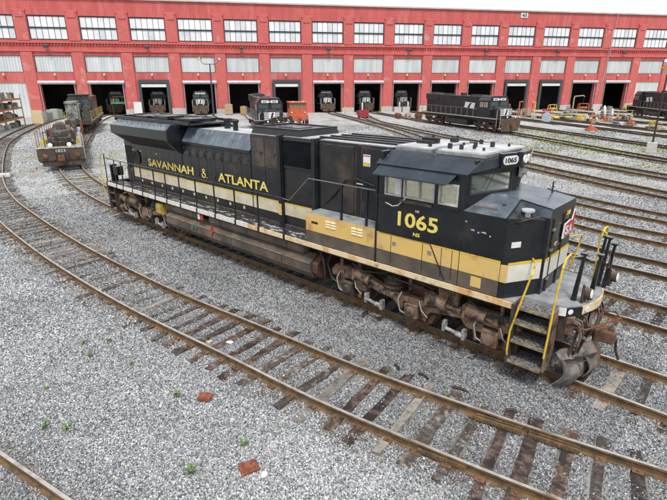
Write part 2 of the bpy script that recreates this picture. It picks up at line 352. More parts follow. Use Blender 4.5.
track([(42, 1.6), (20, 3.2), (5, 4.0), (3, 4.13), (-10, 6.0), (-25, 12.3), (-45, 22.5), (-70, 32), door(2, -6)], tie_range=34, bed=False, style='mixed')
track([(42, 6.8), (20, 7.3), (4, 8.2), (.9, 8.55), (-15, 12), (-30, 19.5), (-52, 31.5), door(3, -6)], tie_range=28, rm=rail_dark, tie_skip=.5, zt=-.2)
track([(42, 10.6), (20, 11.1), (3.6, 12.25), (-.3, 12.9), (-12, 16.0), (-24, 20.0), (-36, 25.8), (-50, 35.2), door(4, -6)], tie_range=30, rm=rail_rust, bed=False, tie_skip=.3, zt=-.18)
track([(42, 13.8), (20, 14.2), (9, 14.9), (2.9, 16.05), (-1.5, 17.3), (-20, 23.9), (-35, 32), (-50, 42.2), door(5, -6)], tie_range=30, bed=False, tie_skip=.3, zt=-.18)
track([(42, 17.5), (20, 17.9), (9, 19.4), (1.9, 22.0), (-8.1, 27.1), (-20, 34.2), (-32, 43.6), (-45, 53), door(6, -6)], tie_range=0, bed=True, stuff_range=60)
track([(42, 21.5), (20, 22.8), (10, 25), (.9, 28.6), (-10.6, 34.5), (-25, 42.5), (-36, 49.5), (-46, 56.5), door(6.9, -6)], tie_range=0, bed=True, stuff_range=60)
track([(42, 26), (20, 29), (8, 33.2), (0, 36.8), (-8, 42.3), (-18.7, 50), (-28, 54.9), (-38, 60.4), door(7, -6)], tie_range=0, bed=True, stuff_range=60, rm=rail_dark)
track([(42, 31), (20, 36), (0, 46), (-15, 56), (-35, 69.5), door(8, -6)], tie_range=0, bed=True, stuff_range=0, rm=rail_dark)
track([(42, 38), (20, 46), (-3.8, 58.6), (-10, 63.2), (-30, 77), door(9, -6)], tie_range=0, bed=True, stuff_range=0, rm=rail_dark)
for n in range(10, 15):
    track([door(n, 62), door(n, 40), door(n, 20), door(n, -6)], tie_range=0, bed=True, stuff_range=0, rm=rail_dark)
tag(PLATES.build('tie_plates', mat('plate_brown', (.1, .06, .035), (.2, .1, .045), rough=.9, scale=3), FG_TRACK, at=(0, 0, 0)), kind='stuff')
# the ground: one sheet, finely divided near the big locomotive, lower between the tracks
from mathutils import noise as MN
CELLS = {}
for pth in PATHS:
    for p in pth:
        if -60 < p.x < 45: CELLS.setdefault((int(p.x//2), int(p.y//2)), []).append((p.x, p.y))
def relief(x, y):
    if not (-55 < x < 40 and -30 < y < 50): return 0.
    d2 = 99.; gx, gy = int(x//2), int(y//2)
    for i in (-1, 0, 1):
        for j in (-1, 0, 1):
            for px, py in CELLS.get((gx+i, gy+j), ()):
                q = (x-px)**2+(y-py)**2
                if q < d2: d2 = q
    k = min(1., max(0., (math.sqrt(min(d2, 9))-1.25)/1.1)); k = k*k*(3-2*k)
    return k*(-.085+.075*MN.noise(Vector((x*.55, y*.55, 0)))+.03*MN.noise(Vector((x*2.1, y*2.1, 4))))
DG = {}
def trk_d(x, y):      # distance to the nearest track's centre line, on a 0.2 m grid
    k = (int(x*5), int(y*5))
    if k not in DG:
        gx, gy = int(x//2), int(y//2); d2 = 9.
        for i in (-1, 0, 1):
            for j in (-1, 0, 1):
                for px, py in CELLS.get((gx+i, gy+j), ()):
                    q = (x-px)**2+(y-py)**2
                    if q < d2: d2 = q
        DG[k] = math.sqrt(d2)
    return DG[k]
def axis(a, b, lo, hi, st):
    v = [a, (a+lo)/2]; t = lo
    while t <= hi: v.append(t); t += st
    return v+[(b+hi)/2, b]
GX = axis(-700, 700, -40, 16, .42); GY = axis(-500, 900, -16, 32, .42)
HT = {}
gm = MB(); gm.v = [(x, y, GZ+(relief(x, y) if -40 < x < 16 and -16 < y < 32 else 0.)) for x in GX for y in GY]; nY = len(GY)
gm.f = [(i*nY+j, (i+1)*nY+j, (i+1)*nY+j+1, i*nY+j+1) for i in range(len(GX)-1) for j in range(nY-1)]
ZG = [v[2] for v in gm.v]
def ground_z(x, y):
    if not (-39.5 < x < 15.5 and -15.5 < y < 31.5): return GZ
    fx, fy = (x+40)/.42, (y+16)/.42; i, j = int(fx), int(fy); u, v = fx-i, fy-j; k = (i+2)*nY+j+2
    return (ZG[k]*(1-u)+ZG[k+nY]*u)*(1-v)+(ZG[k+1]*(1-u)+ZG[k+nY+1]*u)*v
tag(gm.build('ground', ground_material(), at=(0, 0, 0), smooth=True), kind='structure')
# bolted joints in the foreground rails
for (x, y, dx, dy, s_) in ((2.85, -4.55, .98, .2, 1), (4.15, -2.86, .975, .21, -1), (3.2, -3.06, .975, .21, -1)):
    a = math.atan2(dy, dx); b = MB(); e = Euler((0, 0, a)).to_matrix()
    for sd_ in (-1, 1):
        b.obox((x-sin(a)*.045*sd_, y+cos(a)*.045*sd_, -.095), (.86, .035, .085), (0, 0, a))
        for k in range(4):
            c_ = Vector((x, y, -.095))+e @ Vector((-.3+.2*k, .07*sd_, 0)); b.obox(tuple(c_), (.045, .03, .045), (0, 0, a))
    b.build('joint_bar', rail_rust, FG_TRACK, at=(0, 0, 0))
# ---------------------------------------------------------------- loose ballast stones
def gravel():
    rng = random.Random(11); pts = []; sc = []; tone = []; rus = []; cell = {}
    for i, (tx, ty, ta) in enumerate(TIES):
        vis = rng.random()
        for gx in range(int(math.floor(tx-1.5)), int(math.floor(tx+1.5))+1):
            for gy in range(int(math.floor(ty-1.5)), int(math.floor(ty+1.5))+1): cell.setdefault((gx, gy), []).append((tx, ty, cos(ta), sin(ta), vis, rng.random()*10))
    cx, cy, yaw = 5.94, -10.74, YAW
    N_ = 860000; half = R(42)
    while len(pts) < N_:
        a = yaw+rng.uniform(-half, half); w_ = rng.random(); r = math.sqrt(rng.uniform(3.5**2, 11.5**2)) if w_ < .33 else (math.sqrt(rng.uniform(10.5**2, 19**2)) if w_ < .62 else (math.sqrt(rng.uniform(17**2, 32**2)) if w_ < .86 else rng.uniform(29, 76)))
        x, y = cx+r*cos(a), cy+r*sin(a)
        if abs(y) < .7 and -18 < x < 2.6 and rng.random() < .8: continue
        hit = False
        for tx, ty, ca, sa, vis, ph in cell.get((int(math.floor(x)), int(math.floor(y))), ()):
            u = (x-tx)*ca+(y-ty)*sa; v = -(x-tx)*sa+(y-ty)*ca
            if abs(u) < 1.3 and abs(v) < .13:
                cover = .04+.45*max(0, sin(u*2.3+ph))*(.2+vis)+(.75 if abs(u) > .9 and vis < .75 else 0)+(.3+.4*vis if x < -4.5 else 0)
                if rng.random() > cover: hit = True
        if hit: continue
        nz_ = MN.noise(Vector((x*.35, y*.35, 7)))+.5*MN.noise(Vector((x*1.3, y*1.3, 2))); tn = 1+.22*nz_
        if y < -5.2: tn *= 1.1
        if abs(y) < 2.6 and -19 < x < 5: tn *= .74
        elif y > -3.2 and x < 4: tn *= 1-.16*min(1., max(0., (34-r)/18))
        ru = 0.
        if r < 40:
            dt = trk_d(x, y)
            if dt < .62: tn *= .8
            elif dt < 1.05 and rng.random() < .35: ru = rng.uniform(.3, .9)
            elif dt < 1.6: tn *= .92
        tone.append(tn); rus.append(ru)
        pts.append((x, y, ground_z(x, y)+rng.uniform(-.01, .012)+(.01 if rng.random() < .3 else 0))); sc.append(rng.uniform(.55, 1.25)*(max(.74, min(1., .74+(r-8)*.035))+max(0, r-14)*.022)*(1.5 if rng.random() < .03 else 1))
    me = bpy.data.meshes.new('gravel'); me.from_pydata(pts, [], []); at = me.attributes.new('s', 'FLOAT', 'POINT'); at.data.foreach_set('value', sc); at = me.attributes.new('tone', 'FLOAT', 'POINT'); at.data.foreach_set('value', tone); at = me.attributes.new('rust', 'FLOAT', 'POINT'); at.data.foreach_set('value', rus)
    M = bpy.data.materials.new('stones'); M.use_nodes = True; t = M.node_tree; b = t.nodes['Principled BSDF']; b.inputs['Roughness'].default_value = .85; b.inputs['Specular IOR Level'].default_value = .3
    oi = t.nodes.new('ShaderNodeObjectInfo'); cr = t.nodes.new('ShaderNodeValToRGB'); e = cr.color_ramp.elements
    e[0].position = 0; e[0].color = (.06, .066, .074, 1); e[1].position = 1; e[1].color = (.7, .71, .72, 1)
    for p, c in ((.16, (.11, .12, .135)), (.4, (.22, .235, .255)), (.66, (.36, .37, .385)), (.84, (.48, .49, .5)), (.955, (.68, .69, .69)), (.965, (.36, .25, .15)), (.975, (.5, .42, .3))):
        q = e.new(p); q.color = (*c, 1)
    t.links.new(oi.outputs['Random'], cr.inputs[0])
    # broad tonal drift over the yard: grease between rails, darker round the big locomotive
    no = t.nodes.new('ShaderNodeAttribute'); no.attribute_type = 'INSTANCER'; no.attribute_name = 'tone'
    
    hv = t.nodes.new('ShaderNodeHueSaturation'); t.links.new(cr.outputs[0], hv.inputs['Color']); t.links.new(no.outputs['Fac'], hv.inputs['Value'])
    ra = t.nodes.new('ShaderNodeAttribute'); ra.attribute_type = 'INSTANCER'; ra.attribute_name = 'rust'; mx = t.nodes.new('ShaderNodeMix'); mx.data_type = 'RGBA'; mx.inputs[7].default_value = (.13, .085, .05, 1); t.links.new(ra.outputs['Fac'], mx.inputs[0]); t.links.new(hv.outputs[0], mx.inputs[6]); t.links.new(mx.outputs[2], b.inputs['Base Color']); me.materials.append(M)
    o = bpy.data.objects.new('gravel', me); COL.objects.link(o); tag(o, kind='stuff')
    g = bpy.data.node_groups.new('scatter', 'GeometryNodeTree'); g.interface.new_socket('Geometry', in_out='INPUT', socket_type='NodeSocketGeometry'); g.interface.new_socket('Geometry', in_out='OUTPUT', socket_type='NodeSocketGeometry')
    N = g.nodes; L = g.links; gi = N.new('NodeGroupInput'); go = N.new('NodeGroupOutput'); iop = N.new('GeometryNodeInstanceOnPoints')
    m2p = N.new('GeometryNodeMeshToPoints'); L.new(gi.outputs[0], m2p.inputs['Mesh']); m2p.inputs['Radius'].default_value = .01
    g2i = N.new('GeometryNodeGeometryToInstance')
    for k in range(4):
        ico = N.new('GeometryNodeMeshIcoSphere'); ico.inputs['Radius'].default_value = .0185; ico.inputs['Subdivisions'].default_value = 1
        sp = N.new('GeometryNodeSetPosition'); nz = N.new('ShaderNodeTexWhiteNoise'); nz.noise_dimensions = '4D'; nz.inputs['W'].default_value = k*3.3+1
        po = N.new('GeometryNodeInputPosition'); L.new(po.outputs[0], nz.inputs['Vector'])
        sub = N.new('ShaderNodeVectorMath'); sub.operation = 'SUBTRACT'; sub.inputs[1].default_value = (.5, .5, .5); L.new(nz.outputs['Color'], sub.inputs[0])
        sca = N.new('ShaderNodeVectorMath'); sca.operation = 'SCALE'; sca.inputs['Scale'].default_value = .018; L.new(sub.outputs[0], sca.inputs[0])
        L.new(ico.outputs[0], sp.inputs['Geometry']); L.new(sca.outputs[0], sp.inputs['Offset'])
        sm = N.new('GeometryNodeSetMaterial'); sm.inputs['Material'].default_value = M; L.new(sp.outputs[0], sm.inputs['Geometry']); L.new(sm.outputs[0], g2i.inputs[0])
    L.new(m2p.outputs[0], iop.inputs['Points']); L.new(g2i.outputs[0], iop.inputs['Instance']); iop.inputs['Pick Instance'].default_value = True
    rv = N.new('FunctionNodeRandomValue'); rv.data_type = 'FLOAT_VECTOR'; rv.inputs[0].default_value = (0, 0, 0); rv.inputs[1].default_value = (6.28, 6.28, 6.28)
    e2r = N.new('FunctionNodeEulerToRotation'); L.new(rv.outputs[0], e2r.inputs[0]); L.new(e2r.outputs[0], iop.inputs['Rotation'])
    ri = N.new('FunctionNodeRandomValue'); ri.data_type = 'INT'; ri.inputs[4].default_value = 0; ri.inputs[5].default_value = 3; L.new(ri.outputs[2], iop.inputs['Instance Index'])
    na = N.new('GeometryNodeInputNamedAttribute'); na.data_type = 'FLOAT'; na.inputs['Name'].default_value = 's'; L.new(na.outputs[0], iop.inputs['Scale'])
    L.new(iop.outputs[0], go.inputs[0]); md = o.modifiers.new('scatter', 'NODES'); md.node_group = g
gravel()

# ---------------------------------------------------------------- the shop building
brick_m = mat('painted_brick', (.53, .115, .105), (.45, .085, .08), rough=.8, scale=1.1, c3=(.6, .22, .2), s3=.7, l3=.52, h3=.8, stretch=(1, 1, .16), bump=.5, bscale=3, detail=9)
brick_pier = mat('painted_brick_pier', (.55, .13, .118), (.48, .10, .092), rough=.8, scale=.5, c3=(.62, .25, .23), s3=.5, l3=.52, h3=.75, bump=.5, bscale=3, detail=9)
coping_m = mat('coping', (.5, .5, .47), (.4, .4, .36), rough=.8, scale=.5)
MB.OFS = Vector((0, 0, 0))
BL = empty('shop_building', WO, math.atan2(WD.y, WD.x), 'long red brick locomotive shop with two rows of pale windows and open doors', 'building')
N0, N1 = -2, 18
wall = MB(); T = .7
for n in range(N0, N1):
    x = n*BAY; a, b_ = x, x+.745*BAY; e = x+BAY
    wall.box(b_, e, 0, T, -.3, 20.6)
    for z0, z1 in ((6.0, 7.85), (10.88, 13.55), (17.75, 20.6)): wall.box(a, b_, 0, T, z0, z1)
    if n not in (-1, 15, 16, 17): wall.box(a, x+.03*BAY, 0, T, -.3, 6.0); wall.box(x+.70*BAY, b_, 0, T, -.3, 6.0)
    piers = MB(); piers.box(b_+.12, e-.12, -.22, 0, -.3, 11.45); piers.box(b_+.12, e-.12, -.18, 0, 13.45, 18.3)
    piers.box(b_-.0, e+.0, -.24, 0, 18.3, 18.75); piers.box(b_+.45, e-.45, -.3, -.18, 17.4, 18.3); piers.build('brick_pier', brick_pier, BL)
wall.build('wall', brick_m, BL)
X0, X1 = N0*BAY, N1*BAY
s = MB(); s.box(X0, X1, -.28, 0, 11.55, 11.85); s.box(X0, X1, -.34, 0, 13.0, 13.3); s.build('string_course', brick_pier, BL)
s = MB()
for i in range(int((X1-X0)/.55)): s.box(X0+i*.55, X0+i*.55+.28, -.2, 0, 12.62, 13.0)
s.build('dentil_row', brick_m, BL)
s = MB(); s.box(X0, X1, -.3, T+.1, 20.6, 20.85); s.build('parapet_coping', coping_m, BL)
s = MB(); s.box(X0, X1, T, 38, 18.6, 18.8); s.build('roof', mat('roof_felt', (.3, .3, .3), rough=.9), BL)
s = MB(); s.box(X0, X1, 37.3, 38, -.3, 18.6); s.box(X0-.3, X0, 0, 38, -.3, 20.6); s.box(X1, X1+.3, 0, 38, -.3, 20.6); s.build('back_wall', brick_m, BL)
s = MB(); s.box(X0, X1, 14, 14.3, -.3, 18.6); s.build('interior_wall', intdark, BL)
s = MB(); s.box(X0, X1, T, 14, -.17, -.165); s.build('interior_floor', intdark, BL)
s = MB(); s.box(X0, X1, -3.4, 0, GZ+.006, GZ+.03); tag(s.build('concrete_apron', concrete, BL))
# concrete feet of the piers
for n in range(0, N1):
    if n in (5, 9, 11): continue
    s = MB(); xa = (n+.745)*BAY-.25; xb = (n+1)*BAY+.1; s.box(xa, xb, -.5, -.23, -.3, .85+.25*((n*7) % 3)/2); s.build('concrete_foot', concrete, BL)
# upper windows: two rows of six panes each
pw = .745*BAY
fr = MB(); fr.box(0, pw, .12, .3, 13.55, 13.75); fr.box(0, pw, .12, .3, 17.55, 17.75); fr.box(0, .14, .12, .3, 13.75, 17.55); fr.box(pw-.14, pw, .12, .3, 13.75, 17.55); fr.box(.14, pw-.14, .08, .3, 15.5, 15.78)
cw = (pw-.28)/6
for k in range(1, 6):
    fr.box(.14+k*cw-.035, .14+k*cw+.035, .14, .28, 13.75, 15.5); fr.box(.14+k*cw-.035, .14+k*cw+.035, .14, .28, 15.78, 17.55)
w0 = fr.build('window', winframe, BL); w0.location = (0, 0, 0)
pa = MB(); pa.box(.035, cw-.035, .2, .22, 0, 1.75); pane0 = pa.build('pane', paneg, w0); pane0.location = (.14, 0, 13.75)
for k in range(6):
    for z in (13.75, 15.79):
        if (k, z) != (0, 13.75): place(pane0, 'pane', paneg, w0, (.14+k*cw, 0, z))
for n in range(N0, N1):
    if n: c = copy_tree(w0, BL); c.location = (n*BAY, 0, 0)
# lower cladding panels
pn = MB(); pn.box(0, pw, .2, .3, 7.85, 10.88)
for k in range(13): xx = .2+k*(pw-.4)/12.; pn.box(xx-.09, xx+.09, .13, .2, 7.92, 10.8)
p0 = pn.build('cladding_panel', panelm, BL)
fm = MB(); fm.box(0, pw, .02, .2, 7.85, 7.95); fm.box(0, pw, .02, .2, 10.78, 10.88); fm.box(0, .1, .02, .2, 7.95, 10.78); fm.box(pw-.1, pw, .02, .2, 7.95, 10.78); fm.build('frame', winframe, p0)
for n in range(N0, N1):
    if n: c = copy_tree(p0, BL); c.location = (n*BAY, 0, 0)
# doors
def closed(n, x0, x1, z0, z1):
    d = MB(); d.box(n*BAY+x0, n*BAY+x1, .15, .3, z0, z1)
    for k in range(11): xx = n*BAY+x0+.3+k*(x1-x0-.6)/10; d.box(xx-.08, xx+.08, .09, .15, z0, z1)
    return d.build('closed_door', panelm, BL)
for n in range(N0, N1):
    x = n*BAY
    if n in (-2, -1): closed(n, 0, pw, -.3, 6.0); continue
    if n >= 15:
        s = MB(); s.box(x, x+pw, 0, T, -.3, 2.4); s.build('wall_infill', brick_m, BL); closed(n, 0, pw, 2.4, 6.0); continue
    if n in (2, 6 - 1, 11, 12):      # dark surrounds
        s = MB(); s.box(x+.04*BAY, x+.10*BAY, -.45, 0, -.3, 5.9); s.box(x+.64*BAY, x+.70*BAY, -.45, 0, -.3, 5.9); s.box(x+.04*BAY, x+.70*BAY, -.45, 0, 5.9, 6.55)
        dr = s.build('door_surround', mat('surround_dark', (.05, .06, .065), rough=.6), BL)
        s = MB(); s.box(x+.10*BAY, x+.64*BAY, -.3, -.1, 5.15, 5.75); s.build('rolled_curtain', whitepaint, dr)
    else:
        s = MB(); s.cyl((x-.0*BAY, -.35, 6.05), (x+.755*BAY, -.35, 6.05), .33, 12); s.box(x, x+.755*BAY, -.35, -.02, 5.7, 6.35)
        dr = s.build('roll_door_housing', greyhouse, BL)
        s = MB(); s.box(x+.01*BAY, x+.03*BAY, -.18, -.02, -.3, 5.7); s.box(x+.70*BAY, x+.72*BAY, -.18, -.02, -.3, 5.7); s.build('guide_rail', steel, dr)
for n in range(N0, N1):
    s = MB(); x = (n+.36)*BAY; s.lathe((x, -.32, 7.35), (0, 0, 1), [(0, .2), (.12, .2), (.3, .06)], 10); s.cyl((x, -.3, 7.6), (x, 0, 7.75), .04, 6)
    s.build('door_lamp', mat('door_lamp_cream', (.7, .62, .35), rough=.4), BL)
for n in (.3, 2.33, 4.36, 6.38, 8.37, 10.4, 12.42, 14.38, 16.4):
    s = MB(); x = n*BAY; s.obox((x, -.75, 12.45), (.75, .5, .5), (.4, 0, 0)); s.cyl((x, -.55, 12.6), (x, 0, 12.9), .07, 6); s.build('flood_lamp', mat('lamp_housing', (.08, .08, .085), rough=.5), BL)
s = MB(); s.box(11.28*BAY, 11.47*BAY, -.12, -.02, 19.35, 20.35); sg = s.build('number_sign', whitepaint, BL)
text('43', mat('sign_black', (.03, .03, .04)), BL, (11.31*BAY, -.125, 19.5), FACE_Y, w=1.15, h=.7, ext=.01, bold=.03).parent = sg
# cable and conduit on the wall, right part
s = MB(); s.tube([(14.03*BAY, -.4, 20.5), (13.98*BAY, -.4, 13.2), (13.92*BAY, -.4, 8), (13.85*BAY, -.35, 2)], .07); s.tube([(13.93*BAY, -.36, 13), (13.9*BAY, -.36, 7), (14.2*BAY, -.36, 6.9)], .05)
s.build('conduit', mat('conduit_grey', (.35, .33, .32)), BL)
# ---------------------------------------------------------------- the black locomotive in front
ROOT = Vector((-6.7, 0, 0)); MB.OFS = ROOT
LO = empty('locomotive', ROOT, 0, 'large black diesel locomotive with gold and cream stripe lettered SAVANNAH & ATLANTA, number 1065', 'locomotive')
def P(fn, name, ma, parent=LO, **k): b = MB(); fn(b); return b.build(name, ma, parent, **k)
HW = .9      # half width of the hood
# --- frame and walkways
P(lambda b: (b.box(-16.5, 2.7, -.75, .75, 1.2, 1.66), b.box(-16.5, 2.3, -1.5, 1.5, 1.52, 1.66)), 'underframe', dark_d)
for sy in (-1, 1):
    wk = MB(); wk.box(-16.6, -.98, sy*.9, sy*1.5, 1.662, 1.70); wk.build('walkway', deck_m, LO)
    s = MB(); s.box(-16.6, -6.2, sy*1.5, sy*1.545, 1.57, 1.72); s.build('side_sill', sillw, LO)
    s = MB(); s.box(-6.2, 2.62, sy*1.5, sy*1.545, 1.57, 1.70); s.build('side_sill', sillo, LO)
# peeling non-slip on the near walkway
# --- rear end
P(lambda b: (b.box(-16.75, -16.6, -1.5, 1.5, 1.1, 1.72), b.box(-16.72, -16.6, -1.5, -1.05, .45, 1.1), b.box(-16.72, -16.6, 1.05, 1.5, .45, 1.1)), 'end_sheet', dark_d, bevel=.01)
for sy in (-1, 1):
    st = MB()
    for i, z in enumerate((.4, .8, 1.2)): st.box(-16.55, -16.0, sy*1.12, sy*1.5, z, z+.03)
    st.box(-16.0, -15.96, sy*1.12, sy*1.52, .35, 1.55); st.build('step_well', dark_d, LO)
P(lambda b: (b.box(-17.45, -16.75, -.12, .12, .72, .98), b.box(-17.65, -17.4, -.2, .2, .68, 1.02)), 'coupler', rust, bevel=.03)
# --- radiator section with flared tops
P(lambda b: b.box(-15.65, -10.75, -HW, HW, 1.705, 3.5), 'radiator_hood', black, bevel=.015)
P(lambda b: b.box(-15.65, -10.75, -HW, HW, 3.5, 4.36), 'radiator_core', black)
for sy in (-1, 1):
    fl = MB(); A = [(sy*.9, 3.50), (sy*1.46, 3.98), (sy*1.46, 4.33), (sy*1.03, 4.55), (sy*.9, 4.55)]
    def sec(x, k=1): return [(x, y, z) for y, z in A]
    # long underside grille, dark side strip, pale sloping top panels, end caps
    g = MB(); L_, R_ = -15.05, -10.95
    g.hexa([(L_+.25, sy*.905, 3.52), (R_, sy*.905, 3.52), (R_, sy*1.44, 3.98), (L_-.3, sy*1.44, 3.98)], [(L_+.25, sy*.88, 3.60), (R_, sy*.88, 3.60), (R_, sy*1.40, 4.04), (L_-.3, sy*1.40, 4.04)]); gr = g.build('radiator_grille', grille, LO)
    sl = MB()
    for k in range(16):
        t = (k+.5)/16; x = L_+.1+t*(R_-L_-.2); sl.cyl((x, sy*(.93), 3.545), (x, sy*1.43, 3.975), .018, 4)
    sl.build('grille_bars', dark_d, gr)
    g = MB(); g.prism([(sy*.88, 3.6), (sy*1.44, 4.0), (sy*1.47, 3.985), (sy*1.47, 4.33), (sy*1.03, 4.55), (sy*.88, 4.55)], 'x', -15.5, -10.95); g.build('radiator_flare', black, LO)
    g = MB(); n = 5
    for k in range(n):
        xa = -15.5+k*(4.55/n)+.01; xb = xa+4.55/n-.02
        q = [(xa, sy*1.475, 4.335), (xb, sy*1.475, 4.335), (xb, sy*1.03, 4.562), (xa, sy*1.03, 4.562)]
        g = MB(); g.hexa([(x, y, z-.0) for x, y, z in q], [(x, y+sy*.004, z+.022) for x, y, z in q]); o = g.build('top_panel', bluegrey, LO)
        bt = MB()
        for tt in (.3, .7): bt.cyl((xa+tt*.9, sy*1.25, 4.46), (xa+tt*.9, sy*1.25, 4.50), .02, 6)
        bt.build('panel_latch', black, o)
    # the big end cap facing forward
    g = MB(); cap = [(sy*.9, 3.45), (sy*1.15, 3.62), (sy*1.5, 3.97), (sy*1.5, 4.36), (sy*1.3, 4.56), (sy*.9, 4.58)]; g.prism(cap, 'x', -10.95, -10.78); g.build('flare_end_cap', black, LO, bevel=.01)
P(lambda b: (b.box(-15.75, -9.9, -1.06, 1.06, 4.56, 4.62), b.box(-15.75, -9.9, -1.1, -1.02, 4.585, 4.69), b.box(-15.75, -9.9, 1.02, 1.1, 4.585, 4.69), b.box(-15.8, -15.72, -1.1, 1.1, 4.5, 4.69)), 'radiator_roof', black)
for x in (-14.6, -12.9, -11.2):
    P(lambda b: (b.lathe((x, 0, 4.62), (0, 0, 1), [(0, .82), (.13, .82), (.13, .74), (.05, .72)], 24), b.lathe((x, 0, 4.66), (0, 0, 1), [(0, .2), (.08, .17)], 12), [b.obox((x+.4*cos(a), .4*sin(a), 4.70), (.6, .12, .02), (.3, 0, a)) for a in [i*pi/3 for i in range(6)]]), 'radiator_fan', black)
P(lambda b: (b.box(-12.4, -11.6, -.95, -.2, 4.62, 4.82), b.box(-14.2, -13.3, -.9, -.35, 4.62, 4.76), b.box(-10.9, -10.0, -.9, -.3, 4.69, 4.79)), 'roof_hatch', black, bevel=.02)
# --- rear end wall of the hood with its dark openings
for sy in (-1, 1):
    P(lambda b: b.box(-15.6, -14.95, sy*.9, sy*.908, 2.62, 3.42), 'intake_grille', darkgap)
    P(lambda b: (b.lathe((-14.55, sy*.9, 2.98), (0, sy, 0), [(0, .3), (.05, .3), (.05, .22), (.02, .2)], 18)), 'rear_blower', grille)
P(lambda b: (b.box(-15.70, -15.65, -.5, .5, 2.0, 3.9)), 'rear_door', black)
P(lambda b: [b.lathe((-15.66, y, 4.2), (-1, 0, 0), [(0, .12), (.08, .12), (.08, .1)], 12) for y in (-.14, .14)], 'rear_headlight', lens)
# --- engine hood
P(lambda b: b.prism([(-.9, 1.705), (-.9, 3.96), (-.60, 4.42), (.60, 4.42), (.9, 3.96), (.9, 1.705)], 'x', -10.78, -6.62), 'engine_hood', black_worn)
for sy in (-1, 1):
    n = 4
    for k in range(n):
        xa = -10.7+k*1.02+.01; xb = xa+1.0; g = MB(); q = [(xa, sy*.94, 3.935), (xb, sy*.94, 3.935), (xb, sy*.62, 4.425), (xa, sy*.62, 4.425)]
        g.hexa(q, [(x, y+sy*.02, z+.02) for x, y, z in q]); o = g.build('top_panel', bluegrey, LO)
        g = MB(); g.box(xa, xb, sy*.93, sy*.965, 3.87, 3.935); g.build('lower_lip', black, o)
    # engine room doors
    n = 8
    for k in range(n):
        xa = -10.72+k*.512; xb = xa+.495; g = MB(); g.box(xa, xb, sy*.902, sy*.925, 2.53, 3.84); o = g.build('engine_door', black_worn, LO, bevel=.006)
        g = MB()
        g.box(xb-.09, xb-.05, sy*.925, sy*.95, 3.42, 3.58); g.box(xb-.09, xb-.05, sy*.925, sy*.95, 2.75, 2.88); g.box(xa+.03, xa+.06, sy*.925, sy*.94, 3.66, 3.74); g.box(xa+.03, xa+.06, sy*.925, sy*.94, 2.6, 2.68); g.build('latch', dark_d, o); g = MB(); g.hexa([(xa+.12, sy*.925, 3.5), (xa+.38, sy*.925, 3.5), (xa+.38, sy*.925, 3.7), (xa+.12, sy*.925, 3.7)], [(xa+.12, sy*.955, 3.5), (xa+.38, sy*.955, 3.5), (xa+.38, sy*.93, 3.7), (xa+.12, sy*.93, 3.7)]); g.build('door_cowl', black, o)
    for k in range(9):   # doors in the radiator section
        xa = -15.1+k*.47; xb = xa+.455
        if k < 2: continue
        g = MB(); g.box(xa, xb, sy*.902, sy*.918, 2.53, 3.42); g.build('hood_door', black, LO, bevel=.005)
# --- box sections between engine hood and cab
P(lambda b: b.box(-6.60, -5.22, -.93, .93, 1.706, 4.50), 'equipment_box', black_worn, bevel=.02)
for sy in (-1, 1):
    for xa in (-6.5, -5.86):
        g = MB(); g.box(xa, xa+.6, sy*.932, sy*.95, 3.5, 4.4); o = g.build('rusty_door', mat('faded_brown_door', (.035, .028, .025), (.09, .065, .05), rough=.6, scale=1.6, lo=.4, hi=.65, bump=.2), LO, bevel=.006)
        g = MB(); g.lathe((xa+.45, sy*.95, 3.95), (0, sy, 0), [(0, .05), (.03, .05), (.03, .02)], 10); g.build('handle', dark_d, o)
    for xa in (-6.5, -5.86): P(lambda b: b.box(xa, xa+.6, sy*.932, sy*.946, 2.55, 3.45), 'lower_door', black, bevel=.006)
P(lambda b: b.box(-5.08, -3.78, -.9, .9, 1.706, 4.52), 'blower_section', black_worn, bevel=.015)
for x in (-5.15, -3.68):
    for sy in (-1, 1): P(lambda b: (b.box(x-.07, x+.07, sy*.86, sy*1.03, 1.71, 4.56), b.box(x+.085, x+.11, sy*.86, sy*1.0, 1.71, 4.50)), 'hood_post', black, bevel=.01)
    P(lambda b: b.box(x-.07, x+.07, -.86, .86, 4.3, 4.56), 'post_cap', black)
    for sy in (-1, 1): P(lambda b: b.box(x-.072, x+.072, sy*1.03, sy*1.034, 2.1, 2.46), 'stripe', gold)
for sy in (-1, 1):
    P(lambda b: b.box(-4.98, -3.85, sy*.902, sy*.915, 3.66, 4.42), 'louvre_backing', darkgap)
    for k in range(14): P(lambda b: b.obox((-4.94+k*.08, sy*.935, 4.04), (.014, .05, .76), (0, 0, .4*sy)), 'louvre_slat', black)
    P(lambda b: (b.box(-5.0, -3.83, sy*.902, sy*.955, 4.42, 4.46), b.box(-5.0, -3.83, sy*.902, sy*.95, 3.60, 3.66)), 'louvre_frame', black)
    P(lambda b: b.box(-5.0, -3.85, sy*.902, sy*.916, 2.58, 3.55), 'blower_door', black_worn, bevel=.006)
P(lambda b: b.box(-3.56, -1.0, -.9, .9, 1.706, 4.53), 'inverter_cabinet', black_worn, bevel=.02)
for sy in (-1, 1):
    P(lambda b: b.box(-3.5, -2.25, sy*.902, sy*.918, 2.6, 4.44), 'cabinet_door', black_worn, bevel=.008)
    P(lambda b: b.box(-2.16, -2.03, sy*.90, sy*.906, 2.62, 4.46), 'door_gap', darkgap)
    P(lambda b: b.box(-1.98, -1.12, sy*.902, sy*.922, 2.6, 4.44), 'cabinet_door', black, bevel=.008)
    P(lambda b: b.tube([(-3.3, sy*.93, 2.75), (-2.9, sy*.96, 3.1), (-2.5, sy*.96, 3.55), (-2.1, sy*.96, 3.62), (-1.5, sy*.94, 3.5)], .022), 'cable', rubber)
    P(lambda b: b.box(-2.12, -1.9, sy*.93, sy*.96, 3.48, 3.51), 'door_handle', chrome)
